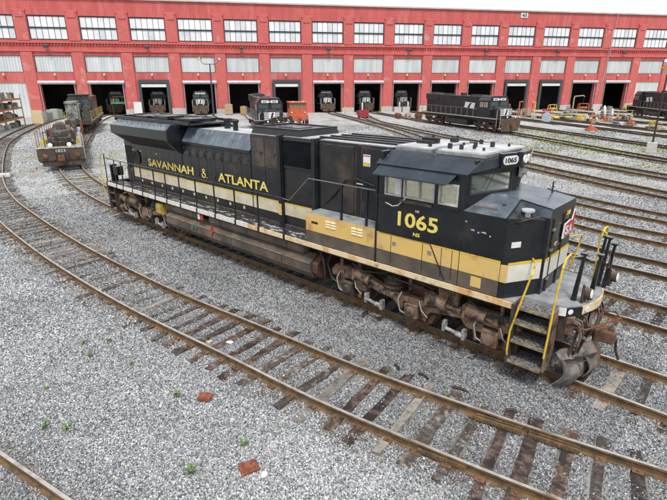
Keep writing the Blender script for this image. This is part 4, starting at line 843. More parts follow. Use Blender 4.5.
# --- trucks
def truck(x0, f=1):
    def X(x): return x0+f*x
    for sy in (-1, 1):
        prof = [(-2.75, .98), (-2.6, 1.16), (-1.6, 1.18), (-1.2, 1.02), (-.75, .9), (.75, .9), (1.2, 1.02), (1.6, 1.18), (2.6, 1.16), (2.75, .98), (2.72, .82), (2.42, .8), (2.4, .62), (2.28, .62), (2.26, .84), (1.92, .84), (1.9, .62), (1.5, .62), (1.35, .80), (.55, .68), (.4, .5), (.28, .5), (.26, .74), (-.26, .74), (-.28, .5), (-.4, .5), (-.55, .68), (-1.35, .80), (-1.5, .62), (-1.9, .62), (-1.92, .84), (-2.26, .84), (-2.28, .62), (-2.4, .62), (-2.42, .8), (-2.72, .82)]
        poly = [(X(x), z) for x, z in prof]
        if f < 0: poly = poly
        fr_ = P(lambda b: b.prism(poly, 'y', sy*1.06, sy*1.26), 'truck_frame', brown_d, bevel=.02)
        for i, ax in enumerate((-2.1, 0, 2.1)):
            P(lambda b: (b.box(X(ax)-.19, X(ax)+.19, sy*1.0, sy*1.32, .38, .74), b.lathe((X(ax), sy*1.32, .55), (0, sy, 0), [(0, .15), (.05, .15), (.07, .11), (.09, .11), (.1, .05)], 16)), 'axle_box', brown_d if i else dark_d, fr_, bevel=.015)
            P(lambda b: (b.lathe((X(ax)-.26*1, sy*1.1, .74), (0, 0, 1), [(0, .09), (.03, .1), (.06, .08), (.09, .1), (.12, .08), (.15, .1), (.18, .08), (.2, .09)], 12), b.lathe((X(ax)+.26, sy*1.1, .74), (0, 0, 1), [(0, .09), (.03, .1), (.06, .08), (.09, .1), (.12, .08), (.15, .1), (.18, .08), (.2, .09)], 12)), 'coil_spring', dark_d, fr_)
        for ax in (-1.2, 1.2):
            P(lambda b: (b.cyl((X(ax)-.22, sy*1.28, .44), (X(ax)+.08, sy*1.28, .40), .045, 12), b.cyl((X(ax)+.08, sy*1.28, .40), (X(ax)+.26, sy*1.28, .38), .065, 12), b.box(X(ax)-.28, X(ax)-.2, sy*1.2, sy*1.33, .36, .62), b.box(X(ax)+.24, X(ax)+.32, sy*1.2, sy*1.33, .3, .56)), 'damper', mat('damper_grey', (.34, .35, .35), (.16, .13, .11), rough=.45, scale=9, lo=.45, hi=.6), fr_)
        for ax in (-1.55, .75, 1.75):
            P(lambda b: (b.cyl((X(ax)-.25, sy*1.26, 1.10), (X(ax)+.22, sy*1.26, 1.02), .16, 14), b.cyl((X(ax)+.22, sy*1.26, 1.02), (X(ax)+.5, sy*1.26, .95), .05, 8), b.box(X(ax)-.3, X(ax)-.24, sy*1.0, sy*1.42, .92, 1.24)), 'brake_cylinder', brown_d, fr_)
        P(lambda b: (b.hexa([(X(1.0)-.26, sy*1.2, .95), (X(1.0)+.26, sy*1.2, .95), (X(1.0)+.26, sy*1.02, .95), (X(1.0)-.26, sy*1.02, .95)], [(X(1.0)-.26, sy*1.32, 1.46), (X(1.0)+.26, sy*1.32, 1.46), (X(1.0)+.26, sy*1.05, 1.5), (X(1.0)-.26, sy*1.05, 1.5)])), 'sand_bracket', brown_d, fr_, bevel=.02)
        P(lambda b: (b.lathe((X(-.7), sy*1.05, .93), (0, 0, 1), [(0, .27), (.08, .29), (.1, .22), (.2, .28), (.22, .2), (.36, .2)], 18)), 'bolster_spring', dark_d, fr_)
        P(lambda b: (b.tube([(X(-2.75), sy*1.25, 1.45), (X(-2.9), sy*1.27, 1.1), (X(-2.75), sy*1.25, .7), (X(-2.5), sy*1.2, .55)], .03), b.tube([(X(-1.9), sy*1.36, 1.4), (X(-1.5), sy*1.4, 1.28), (X(-1.0), sy*1.28, 1.32), (X(-.6), sy*1.25, 1.45)], .025), b.tube([(X(1.5), sy*1.26, 1.35), (X(2.0), sy*1.32, 1.12), (X(2.5), sy*1.26, 1.2)], .025), b.tube([(X(-.3), sy*1.23, .9), (X(.4), sy*1.25, .82), (X(1.4), sy*1.25, .98), (X(2.2), sy*1.25, .95)], .02)), 'air_hose', rubber, fr_)
        for ax in (-2.4, -1.75, -.1, 2.3): P(lambda b: b.cyl((X(ax), sy*1.2, 1.45), (X(ax), sy*1.2, 1.1), .05, 8), 'hanger', brown_d, fr_)
        for i, ax in enumerate((-2.1, 0, 2.1)):
            P(lambda b: (b.tube([(X(ax)-.3, sy*1.28, 1.0), (X(ax)-.36, sy*1.36, .8), (X(ax)-.3, sy*1.34, .5), (X(ax)-.12, sy*1.3, .42)], .018), b.tube([(X(ax)+.22, sy*1.28, .9), (X(ax)+.34, sy*1.35, .7), (X(ax)+.5, sy*1.32, .55)], .016)), 'cable', mat('cable_pale', (.3, .28, .25), rough=.7), fr_)
            P(lambda b: (b.obox((X(ax)+.38, sy*1.12, .58), (.1, .12, .5), (0, .25, 0)), b.obox((X(ax)-.42, sy*1.12, .58), (.1, .12, .5), (0, -.25, 0)), b.obox((X(ax)+.5, sy*.98, .42), (.12, .2, .3), (0, .5, 0))), 'brake_shoe', brown_d, fr_, bevel=.01)
        P(lambda b: [b.box(X(q_)-.05, X(q_)+.07, sy*1.26, sy*1.33, z_, z_+.1) for q_, z_ in ((-2.3, 1.0), (-1.9, .98), (-.6, .78), (-.15, .8), (.35, .8), (1.3, .95), (2.2, .95), (2.5, 1.0), (1.75, .9))], 'frame_lugs', brown_d, fr_)
        P(lambda b: b.tube([(X(-2.6), sy*1.3, 1.52), (X(-.6), sy*1.3, 1.50), (X(-.5), sy*1.3, 1.3), (X(.3), sy*1.3, 1.28), (X(.4), sy*1.3, 1.5), (X(2.5), sy*1.3, 1.5)], .022), 'conduit', dark_d, fr_)
        P(lambda b: (b.tube([(X(2.62), sy*1.12, .9), (X(2.65), sy*1.05, .45), (X(2.58), sy*.85, .12)], .02), b.box(X(2.5), X(2.74), sy*1.18, sy*1.3, .3, .95)), 'sand_pipe', dark_d, fr_)
    P(lambda b: (b.box(X(-2.3), X(2.3), -.7, .7, .75, 1.15),), 'bolster', dark_d)
    for ax in (-2.1, 0, 2.1):
        ws_ = P(lambda b: b.cyl((X(ax), -.95, .533), (X(ax), .95, .533), .09, 12), 'axle', dark_d)
        for sy in (-1, 1):
            w_ = P(lambda b: b.lathe((X(ax), sy*.68, .533), (0, sy, 0), [(0, .563), (.03, .565), (.035, .537), (.14, .53), (.14, .46), (.08, .44), (.07, .2), (.15, .16), (.15, .1)], 40), 'wheel', wheel_m, ws_)
        P(lambda b: b.cyl((X(ax)-.45, -.5, .6), (X(ax)-.45, .5, .6), .33, 14), 'traction_motor', dark_d, ws_)
truck(0, 1); truck(-13.75, -1)
# --- front steps, near and far side
for sy in (-1, 1):
    P(lambda b: (b.box(2.60, 2.66, sy*1.05, sy*1.56, .30, 1.70), b.box(2.62, 2.70, sy*1.05, sy*1.50, .28, .34)), 'step_side', dark_d, bevel=.008)
    P(lambda b: b.box(3.36, 3.40, sy*1.02, sy*1.50, .34, 1.66), 'step_side', brown_d)
    P(lambda b: b.box(2.66, 3.36, sy*.96, sy*1.0, .36, 1.66), 'step_back', black)
    for i, z in enumerate((.37, .84, 1.25, 1.58)):
        t_ = P(lambda b: b.box(2.665, 3.355, sy*1.0, sy*(1.56-.045*i), z, z+.035), 'step_tread', tread_m)
        P(lambda b: b.box(2.665, 3.355, sy*(1.56-.045*i), sy*(1.575-.045*i), z-.03, z+.033), 'tread_edge', mat('tread_edge', (.35, .27, .14), (.12, .1, .08), rough=.6, scale=7), t_)
        if i in (1, 2): P(lambda b: b.box(2.665, 3.355, sy*1.22, sy*1.235, z-.2, z), 'riser', dark_d, t_)
    # yellow handrails
    P(lambda b: b.tube([(2.70, sy*.98, 2.56), (2.86, sy*1.25, 2.58), (2.93, sy*1.5, 2.55), (2.93, sy*1.58, 2.45), (2.76, sy*1.62, 1.6), (2.66, sy*1.62, 1.1), (2.64, sy*1.60, .62), (2.64, sy*1.56, .5)], .021, 8), 'handrail', yellow)
    P(lambda b: b.tube([(3.46, sy*.95, 2.72), (3.47, sy*1.2, 2.90), (3.47, sy*1.42, 2.88), (3.46, sy*1.52, 2.72), (3.42, sy*1.54, 1.9), (3.40, sy*1.54, 1.2), (3.38, sy*1.54, .7)], .021, 8), 'handrail', yellow)
g = MB(); g.box(2.98, 3.16, -1.004, -1.001, 1.36, 1.56); o = g.build('step_placard', whitepaint, LO); g = MB(); g.box(2.985, 3.155, -1.007, -1.004, 1.45, 1.5); g.build('placard_band', orangep, o)
# --- front platform
plan = [(2.25, -1.48), (2.62, -1.48), (2.62, -1.06), (3.36, -1.06), (3.50, -1.02), (3.72, -.72), (3.84, -.3), (3.87, 0), (3.84, .3), (3.72, .72), (3.50, 1.02), (3.36, 1.06), (2.62, 1.06), (2.62, 1.48), (2.25, 1.48)]
P(lambda b: b.hexa([(x, y, 1.60) for x, y in plan], [(x, y, 1.712) for x, y in plan]), 'front_platform', deckf_m)
edge = [(3.42, -1.08), (3.53, -1.04), (3.75, -.74), (3.87, -.31), (3.90, 0), (3.87, .31), (3.75, .74), (3.53, 1.04), (3.42, 1.08)]
for i in range(len(edge)-1):
    (xa, ya), (xb, yb) = edge[i], edge[i+1]
    ma = (whitepaint, black, sillo, sillo, sillo, sillo, black, whitepaint)[i]; L2 = math.hypot(xb-xa, yb-ya)
    k = MB(); k.hexa([(xa-.03, ya, 1.52), (xb-.03, yb, 1.52), (xb, yb, 1.52), (xa, ya, 1.52)], [(xa-.03, ya, 1.70), (xb-.03, yb, 1.70), (xb, yb, 1.70), (xa, ya, 1.70)]); k.build('edge_band', ma, LO)
for yc in (-.95, -.6): P(lambda b: b.lathe((3.58 if yc < -.7 else 3.80, yc, 1.61), (.8, -.6 if yc < -.7 else -.3, 0), [(0, .07), (.015, .06)], 10), 'marker', whitepaint)
# posts at the front, black, with chains and yellow far rail
for x, y, h in ((3.50, -.55, 1.02), (3.74, -.28, .98), (3.50, 1.02, 1.02), (3.78, .62, 1.0), (3.66, .62, 1.12)):
    P(lambda b: (b.hexa([(x-.05, y-.05, 1.71), (x+.05, y-.05, 1.71), (x+.05, y+.05, 1.71), (x-.05, y+.05, 1.71)], [(x-.02+.06, y-.035, 1.71+h), (x+.03+.06, y-.035, 1.71+h), (x+.03+.06, y+.035, 1.71+h), (x-.02+.06, y+.035, 1.71+h)]), b.box(x, x+.12, y-.06, y+.06, 1.71+h, 1.71+h+.05)), 'rail_post', black, bevel=.008)
P(lambda b: b.tube([(3.57, -.55, 2.70), (3.65, -.45, 2.62), (3.72, -.38, 2.60), (3.80, -.28, 2.66)], .012), 'chain', steel)
P(lambda b: b.tube([(3.4, -.92, 2.74), (3.57, -.55, 2.72)], .013), 'chain', steel)
P(lambda b: b.tube([(3.80, -.28, 2.66), (3.9, .1, 2.35), (3.86, .35, 2.3), (3.78, .62, 2.6)], .012), 'chain', dark_d)
P(lambda b: b.tube([(3.46, .98, 1.75), (3.46, .98, 2.82), (3.5, .9, 2.9), (3.62, .75, 2.9)], .02), 'handrail', yellow)
for x, y in ((3.70, -.50), (3.86, .85)):
    P(lambda b: (b.lathe((x, y, 1.92), (1, 0, .05), [(0, .11), (.10, .115), (.11, .1)], 18), b.box(x-.06, x, y-.1, y+.1, 1.71, 2.02), b.obox((x-.02, y-.14, 1.95), (.04, .03, .4), (.1, 0, 0))), 'ditch_light', dark_d)
    P(lambda b: b.lathe((x+.105, y, 1.925), (1, 0, .05), [(0, .1), (.02, .09), (.03, .03)], 18), 'lamp_lens', lens, bpy.data.objects['ditch_light'] if x < 3.8 else bpy.data.objects['ditch_light.001'])
# --- pilot, coupler, plough, hoses
P(lambda b: (b.box(3.40, 3.55, -1.0, 1.0, .9, 1.60), b.box(2.7, 3.45, -.5, .5, .8, 1.55)), 'pilot_plate', dark_d, bevel=.01)
P(lambda b: (b.box(3.5, 4.0, -.11, .11, .80, 1.0), b.box(3.92, 4.14, -.19, .19, .76, 1.05), b.hexa([(4.1, -.2, .77), (4.32, -.17, .77), (4.34, -.03, .77), (4.1, -.04, .77)], [(4.1, -.2, 1.04), (4.32, -.17, 1.04), (4.34, -.03, 1.04), (4.1, -.04, 1.04)]), b.hexa([(4.1, .09, .77), (4.27, .11, .77), (4.22, .22, .77), (4.05, .22, .77)], [(4.1, .09, 1.04), (4.27, .11, 1.04), (4.22, .22, 1.04), (4.05, .22, 1.04)])), 'coupler', mat('coupler_brown', (.09, .045, .03), (.15, .075, .045), rough=.75, scale=6, bump=.5), bevel=.035)
P(lambda b: (b.tube([(3.9, .5, 1.2), (4.1, .75, 1.15), (4.3, .3, 1.2), (4.2, .1, 1.3)], .02), b.tube([(3.6, -1.0, 1.3), (3.9, -.8, 1.25), (4.2, -.2, 1.32), (4.3, .1, 1.3)], .022)), 'uncoupling_lever', rust)
plm = mat('plough_steel', (.09, .085, .08), (.24, .22, .2), rough=.6, scale=3, c3=(.14, .075, .045), s3=2, l3=.5, h3=.65, bump=.5)
def sheet(pts_fn, n, mth, name, ma, th=.025):
    b = MB(); g_ = [[Vector(pts_fn(i/n, j/mth)) for j in range(mth+1)] for i in range(n+1)]
    for row in g_: b.v += [tuple(p) for p in row]
    k = len(b.v); b.v += [(x-th, y, z-.006) for x, y, z in b.v[:k]]; W_ = mth+1
    for i in range(n):
        for j in range(mth):
            a = i*W_+j; b.f.append((a, a+W_, a+W_+1, a+1)); b.f.append((k+a, k+a+1, k+a+W_+1, k+a+W_))
    for i in range(n): b.f += [(i*W_, k+i*W_, k+(i+1)*W_, (i+1)*W_), (i*W_+mth, (i+1)*W_+mth, k+(i+1)*W_+mth, k+i*W_+mth)]
    for j in range(mth): b.f += [(j, j+1, k+j+1, k+j), (n*W_+j, k+n*W_+j, k+n*W_+j+1, n*W_+j+1)]
    return b.build(name, ma, LO, smooth=True)
# near plough wing, dented; far wing; torn flap
sheet(lambda u, v: (3.50+.42*(u)+.12*sin(v*3.1)*1+.18*(1-v), -1.16+u*1.0, .10+v*.62+.05*sin(u*9)), 8, 6, 'plough_blade', plm)
sheet(lambda u, v: (3.92-.34*u+.12*sin(v*3.1)+.18*(1-v), -.10+u*1.15, .12+v*.58+.03*sin(u*7)), 8, 6, 'plough_blade', plm)
sheet(lambda u, v: (3.55+.2*u+.22*sin(v*2.6), -1.28+.3*u, .02+.66*v-.1*u), 5, 6, 'plough_curl', plm)
sheet(lambda u, v: (4.0+.1*sin(v*4), -.75+.5*u+.1*v, .15+.5*v-.1*u), 5, 5, 'bent_flap', plm)
sheet(lambda u, v: (3.62+.25*u+.2*v, -1.2+.42*u-.1*v, .58+.18*v-.12*u), 5, 3, 'bent_flap', plm)
sheet(lambda u, v: (3.75+.3*u+.1*v, -.8+.42*u-.15*v, .42+.25*v+.05*u), 5, 3, 'bent_flap', plm)
P(lambda b: (b.obox((3.78, -.62, .62), (.05, .08, .95), (.35, .25, 0)), b.obox((3.70, -.9, .75), (.05, .08, .85), (-.3, .1, 0)), b.obox((3.62, .55, .7), (.05, .08, .9), (.2, .1, 0))), 'plough_brace', dark_d)
for k, (y, c_) in enumerate(((-.86, .3), (-.72, .45), (-.95, .12), (-.45, .25), (.38, .3), (.55, .35), (.7, .2))):
    P(lambda b: (b.tube([(3.56, y, 1.42), (3.78, y-.03, 1.38), (3.84, y+.02*k, 1.1), (3.80, y+.05, .72+.1*(k % 2)), (3.72, y+.12, .62)], .024), b.cyl((3.72, y+.12, .6), (3.70, y+.15, .52), .04, 8)), 'brake_hose', mat('hose_grey', (.12, .11, .1), rough=.7) if k % 2 else brown_d)
P(lambda b: (b.box(3.55, 3.68, -1.0, -.85, 1.1, 1.5), b.box(3.55, 3.66, -.62, -.46, 1.2, 1.5), b.obox((3.7, -.75, 1.35), (.2, .05, .07), (0, .3, .4))), 'mu_receptacle', brown_d, bevel=.01)
P(lambda b: (b.obox((3.82, -.2, 1.25), (.05, .5, .06), (.5, 0, .2)), b.obox((3.85, -.45, .95), (.06, .06, .7), (.35, .3, 0)), b.tube([(4.3, .15, .8), (4.32, .25, .5), (4.4, .3, .25)], .03)), 'cut_lever', dark_d)
# --- handrails along the walkway
xs_ = [-16.55, -15.6, -14.95, -14.1, -13.2, -12.15, -11.25, -10.25, -9.15, -8.0, -6.85, -5.65, -4.45]
for sy in (-1, 1):
    for i, x in enumerate(xs_):
        P(lambda b: (b.box(x-.026, x+.026, sy*1.50, sy*1.53, 1.55, 2.80 if i else 3.0), b.box(x-.045, x+.045, sy*1.53, sy*1.55, 1.57, 1.72)), 'stanchion', black)
    P(lambda b: b.tube([(x, sy*1.515, 2.82) for x in xs_], .018, 6), 'handrail', black)
    P(lambda b: b.tube([(-4.45, sy*1.515, 2.82), (-4.2, sy*1.515, 2.80), (-3.38, sy*1.515, 3.55), (-1.05, sy*1.515, 3.55)], .015, 6), 'handrail', railgrey)
    for x in (-2.2, -1.35): P(lambda b: b.box(x-.03, x+.03, sy*1.45, sy*1.49, 2.57, 3.53), 'stanchion', black)
    P(lambda b: b.tube([(-16.62, sy*1.5, 3.05), (-16.7, sy*1.56, 3.0), (-16.9, sy*1.58, 2.6), (-16.92, sy*1.58, 1.4), (-16.85, sy*1.55, .9)], .02), 'end_handrail', yellow)
P(lambda b: (b.box(-16.5, -16.4, -1.35, -1.05, 1.72, 2.5), b.box(-16.3, -15.9, -1.3, -1.0, 2.05, 2.45)), 'end_equipment', black, bevel=.01)
P(lambda b: b.box(-15.66, -15.1, -.915, -.905, 1.9, 2.45), 'rusty_panel', mat('faded_brown_door', (.05, .035, .028)))
# ---------------------------------------------------------------- the other engines of the yard
MB.OFS = Vector((0, 0, 0))
def Q(fn, name, ma, parent, **k): b = MB(); fn(b); return b.build(name, ma, parent, **k)
def simple_truck(root, x0, ma=None, frame=True):
    ma = ma or dark_d
    for sy in (-1, 1):
        f = Q(lambda b: (b.prism([(x0-2.4, .95), (x0-1.2, .8), (x0+1.2, .8), (x0+2.4, .95), (x0+2.4, .6), (x0+1.3, .45), (x0-1.3, .45), (x0-2.4, .6)], 'y', sy*1.0, sy*1.14)), 'truck_frame', ma, root)
        Q(lambda b: [b.box(x0+a-.18, x0+a+.18, sy*1.14, sy*1.24, .4, .75) for a in (-1.8, 0, 1.8)], 'axle_boxes', ma, f)
        Q(lambda b: [b.cyl((x0+a-.25, sy*1.2, .98), (x0+a+.25, sy*1.2, .93), .12, 8) for a in (-.9, .9)], 'brake_cylinders', ma, f)
    for a in (-1.8, 0, 1.8): Q(lambda b: (b.cyl((x0+a, -.8, .5), (x0+a, -.68, .5), .5, 18), b.cyl((x0+a, .68, .5), (x0+a, .8, .5), .5, 18), b.cyl((x0+a, -.7, .5), (x0+a, .7, .5), .1, 8)), 'wheelset', wheel_m, root)
def diesel(label, pos, ang, number='6', nose_white=True, wide=False, group=None, detail=True):
    MB.OFS = Vector((0, 0, 0))
    r = empty('diesel_locomotive', (0, 0, 0), 0, label, 'locomotive', group)
    b_ = nsblack
    Q(lambda b: (b.box(-9.9, 9.0, -.8, .8, 1.1, 1.6), b.box(-9.9, 9.9, -1.5, 1.5, 1.5, 1.66)), 'underframe', b_, r)
    Q(lambda b: b.box(-9.4, 5.0, -.88, .88, 1.66, 4.25), 'hood', b_, r, bevel=.05)
    Q(lambda b: b.box(-9.5, -6.0, -1.05, 1.05, 3.5, 4.4), 'radiator_flare', b_, r, bevel=.1)
    Q(lambda b: [b.box(x, x+.9, -1.06, 1.06, 3.6, 4.2) for x in (-9.3, -8.2, -7.1)], 'radiator_screens', grille, r)
    for x in (-8.6, -7.2): Q(lambda b: b.lathe((x, 0, 4.38), (0, 0, 1), [(0, .6), (.15, .6), (.12, .5)], 14), 'roof_fan', b_, r)
    for x in (1.8, 3.0, 4.1): Q(lambda b: b.lathe((x, 0, 4.25), (0, 0, 1), [(0, .5), (.15, .5)], 14), 'roof_fan', b_, r)
    Q(lambda b: b.box(-5, -3.6, -.5, .5, 4.25, 4.42), 'roof_box', b_, r); Q(lambda b: b.box(-1, -.3, -.3, .3, 4.25, 4.6), 'exhaust_stack', b_, r)
    Q(lambda b: [b.box(x, x+.5, sy*.88, sy*.9, 2.0, 3.2) for x in [-5.6+.6*i for i in range(14)] for sy in (-1, 1)], 'hood_doors', mat('ns_door', (.02, .02, .022), rough=.45), r)
    Q(lambda b: b.box(1.4, 4.6, -.92, .92, 3.5, 4.15), 'dynamic_brake_screens', grille, r)
    # cab
    Q(lambda b: b.prism([(-1.5, 1.66), (-1.5, 3.75), (-1.1, 4.35), (1.1, 4.35), (1.5, 3.75), (1.5, 1.66)], 'x', 5.0, 7.35), 'cab', b_, r, bevel=.04)
    for sy in (-1, 1):
        for a, c in ((5.4, 6.1), (6.3, 7.0)):
            w_ = Q(lambda b: b.box(a, c, sy*1.5, sy*1.52, 2.95, 3.55), 'cab_window', chrome, r); Q(lambda b: b.box(a+.06, c-.06, sy*1.52, sy*1.53, 3.01, 3.49), 'pane', glass_w, w_)
        nb_ = Q(lambda b: b.box(7.35, 7.42, sy*.15, sy*.95, 3.78, 4.08), 'number_board', whitepaint, r)
        text(number, rubber, nb_, (7.425, sy*.55-.25, 3.83), FACE_X, w=.5, h=.2, ext=.004, bold=.02, world=False)
        Q(lambda b: b.box(7.36, 7.38, sy*.2, sy*1.3, 3.15, 3.62), 'windshield', mat('dark_glass', (.05, .07, .07), rough=.08, spec=.8), r)
        Q(lambda b: b.box(7.36, 7.385, sy*.95, sy*1.35, 2.6, 3.05), 'front_window', mat('dark_glass', (0, 0, 0)), r)
    Q(lambda b: b.prism([(-.95, 1.66), (-.95, 2.75), (-.6, 3.05), (.6, 3.05), (.95, 2.75), (.95, 1.66)], 'x', 7.35, 8.9), 'nose', b_, r, bevel=.04)
    # white nose front with dark horse-like slash and side stripes
    Q(lambda b: b.box(8.9, 8.925, -.85, .85, 2.0, 2.85), 'nose_badge', whitepaint, r)
    Q(lambda b: (b.hexa([(8.926, -.2, 2.05), (8.926, .05, 2.05), (8.926, .22, 2.8), (8.926, .02, 2.8)], [(8.932, -.2, 2.05), (8.932, .05, 2.05), (8.932, .22, 2.8), (8.932, .02, 2.8)]), [b.box(8.926, 8.932, sy*.36, sy*.82, 2.12+k*.2, 2.2+k*.2) for k in range(4) for sy in (-1, 1)]), 'nose_marking', rubber, r)
    for y in (-.13, .13): Q(lambda b: b.lathe((7.4, y, 3.92), (1, 0, 0), [(0, .1), (.06, .1), (.04, .05)], 10), 'headlight', lens, r)
    # side badge: pale panel with a dark shape
    for sy in (-1, 1):
        s_ = Q(lambda b: b.hexa([(1.0, sy*.905, 2.72), (3.3, sy*.905, 2.55), (3.5, sy*.905, 3.35), (1.2, sy*.905, 3.45)], [(1.0, sy*.915, 2.72), (3.3, sy*.915, 2.55), (3.5, sy*.915, 3.35), (1.2, sy*.915, 3.45)]), 'side_badge', whitepaint, r)
        Q(lambda b: b.hexa([(1.7, sy*.916, 2.66), (2.2, sy*.916, 2.63), (2.6, sy*.916, 3.2), (2.9, sy*.916, 3.3), (2.3, sy*.916, 3.34)], [(1.7, sy*.92, 2.66), (2.2, sy*.92, 2.63), (2.6, sy*.92, 3.2), (2.9, sy*.92, 3.3), (2.3, sy*.92, 3.34)]), 'badge_mark', rubber, s_)
        Q(lambda b: b.box(-9.9, 9.0, sy*1.5, sy*1.53, 1.55, 1.66), 'side_sill', mat('sill_tan', (.35, .28, .16), (.5, .48, .42), rough=.6), r)
        Q(lambda b: [b.box(x-.02, x+.02, sy*1.48, sy*1.52, 1.66, 2.7) for x in [-9.5+1.35*i for i in range(11)]]+[b.tube([(-9.5, sy*1.5, 2.7), (4.9, sy*1.5, 2.7)], .02, 5)], 'handrails', mat('rail_grey', (.2, .2, .2)), r)
        Q(lambda b: (b.tube([(9.85, sy*1.5, .6), (9.85, sy*1.5, 2.7), (9.2, sy*1.3, 2.8)], .03, 6), b.tube([(9.1, sy*1.5, .6), (9.1, sy*1.5, 2.7)], .03, 6)), 'step_handrail', chrome, r)
        Q(lambda b: [b.box(9.1, 9.8, sy*1.1, sy*1.5, z, z+.04) for z in (.4, .8, 1.2)]+[b.box(9.05, 9.1, sy*1.1, sy*1.5, .35, 1.5)], 'steps', dark_d, r)
    Q(lambda b: (b.box(9.85, 9.95, -1.5, 1.5, .9, 1.7), b.hexa([(9.9, -1.3, .15), (10.15, 0, .12), (9.9, 1.3, .15), (9.8, 0, .15)], [(9.9, -1.3, .9), (10.0, 0, .9), (9.9, 1.3, .9), (9.8, 0, .9)])), 'pilot', mat('pilot_brown', (.06, .04, .03), (.12, .08, .05), rough=.8), r)
    Q(lambda b: (b.box(9.95, 10.5, -.15, .15, .75, 1.0), b.box(10.4, 10.7, -.22, .22, .7, 1.05)), 'coupler', rust, r)
    for y in (-.6, .6): Q(lambda b: b.lathe((9.95, y, 1.9), (1, 0, 0), [(0, .1), (.08, .1), (.05, .04)], 10), 'ditch_light', lens, r)
    Q(lambda b: b.prism([(-1.4, 1.1), (-1.4, .55), (-1.1, .35), (1.1, .35), (1.4, .55), (1.4, 1.1)], 'x', -3.0, 2.6), 'fuel_tank', b_, r, bevel=.04)
    simple_truck(r, -6.6); simple_truck(r, 6.2)
    r.location = (pos[0], pos[1], 0); r.rotation_euler = (0, 0, ang)
    return r
L2 = diesel('black locomotive with pale side badge standing alone before the shop, right of centre', (-28.2, 54.9), math.atan2(-9.6, 18.0), '6637', group='black locomotives with white nose badges')
def dcopy(label, pos, ang):
    c = copy_tree(L2); c['label'] = label; c.location = (pos[0], pos[1], 0); c.rotation_euler = (0, 0, ang); return c
WA = math.atan2(WN.y, WN.x)
dcopy('black locomotive seen nose-on just left of the orange railcar, coming towards the camera', (-44.6, 31.2), R(-33.5))
def indoor(n, out): p = WO+WD*(BAY*(n+.37))+WN*out; return (p.x, p.y)
dcopy('black locomotive poking its white striped nose out of the doorway behind the twin lamp post', indoor(3, -6.2), WA)
for n, dep, lab in ((2, -11, 'dark locomotive nose deep inside the dark-framed left doorway'), (6, -9.5, 'locomotive standing inside the doorway right of the orange railcar'),
                    (7, -10, 'locomotive inside the doorway behind the small red bin'), (8, -10.5, 'locomotive inside the doorway behind the rusty wheelsets'), (1, -14, 'locomotive inside the second doorway, behind the green staging')):
    dcopy(lab, indoor(n, dep), WA)
# locomotive at the right edge: cab end towards the camera's left
c = dcopy('black locomotive at the right edge of the yard, before the pale door panel', (-10.9, 93.4), R(123))
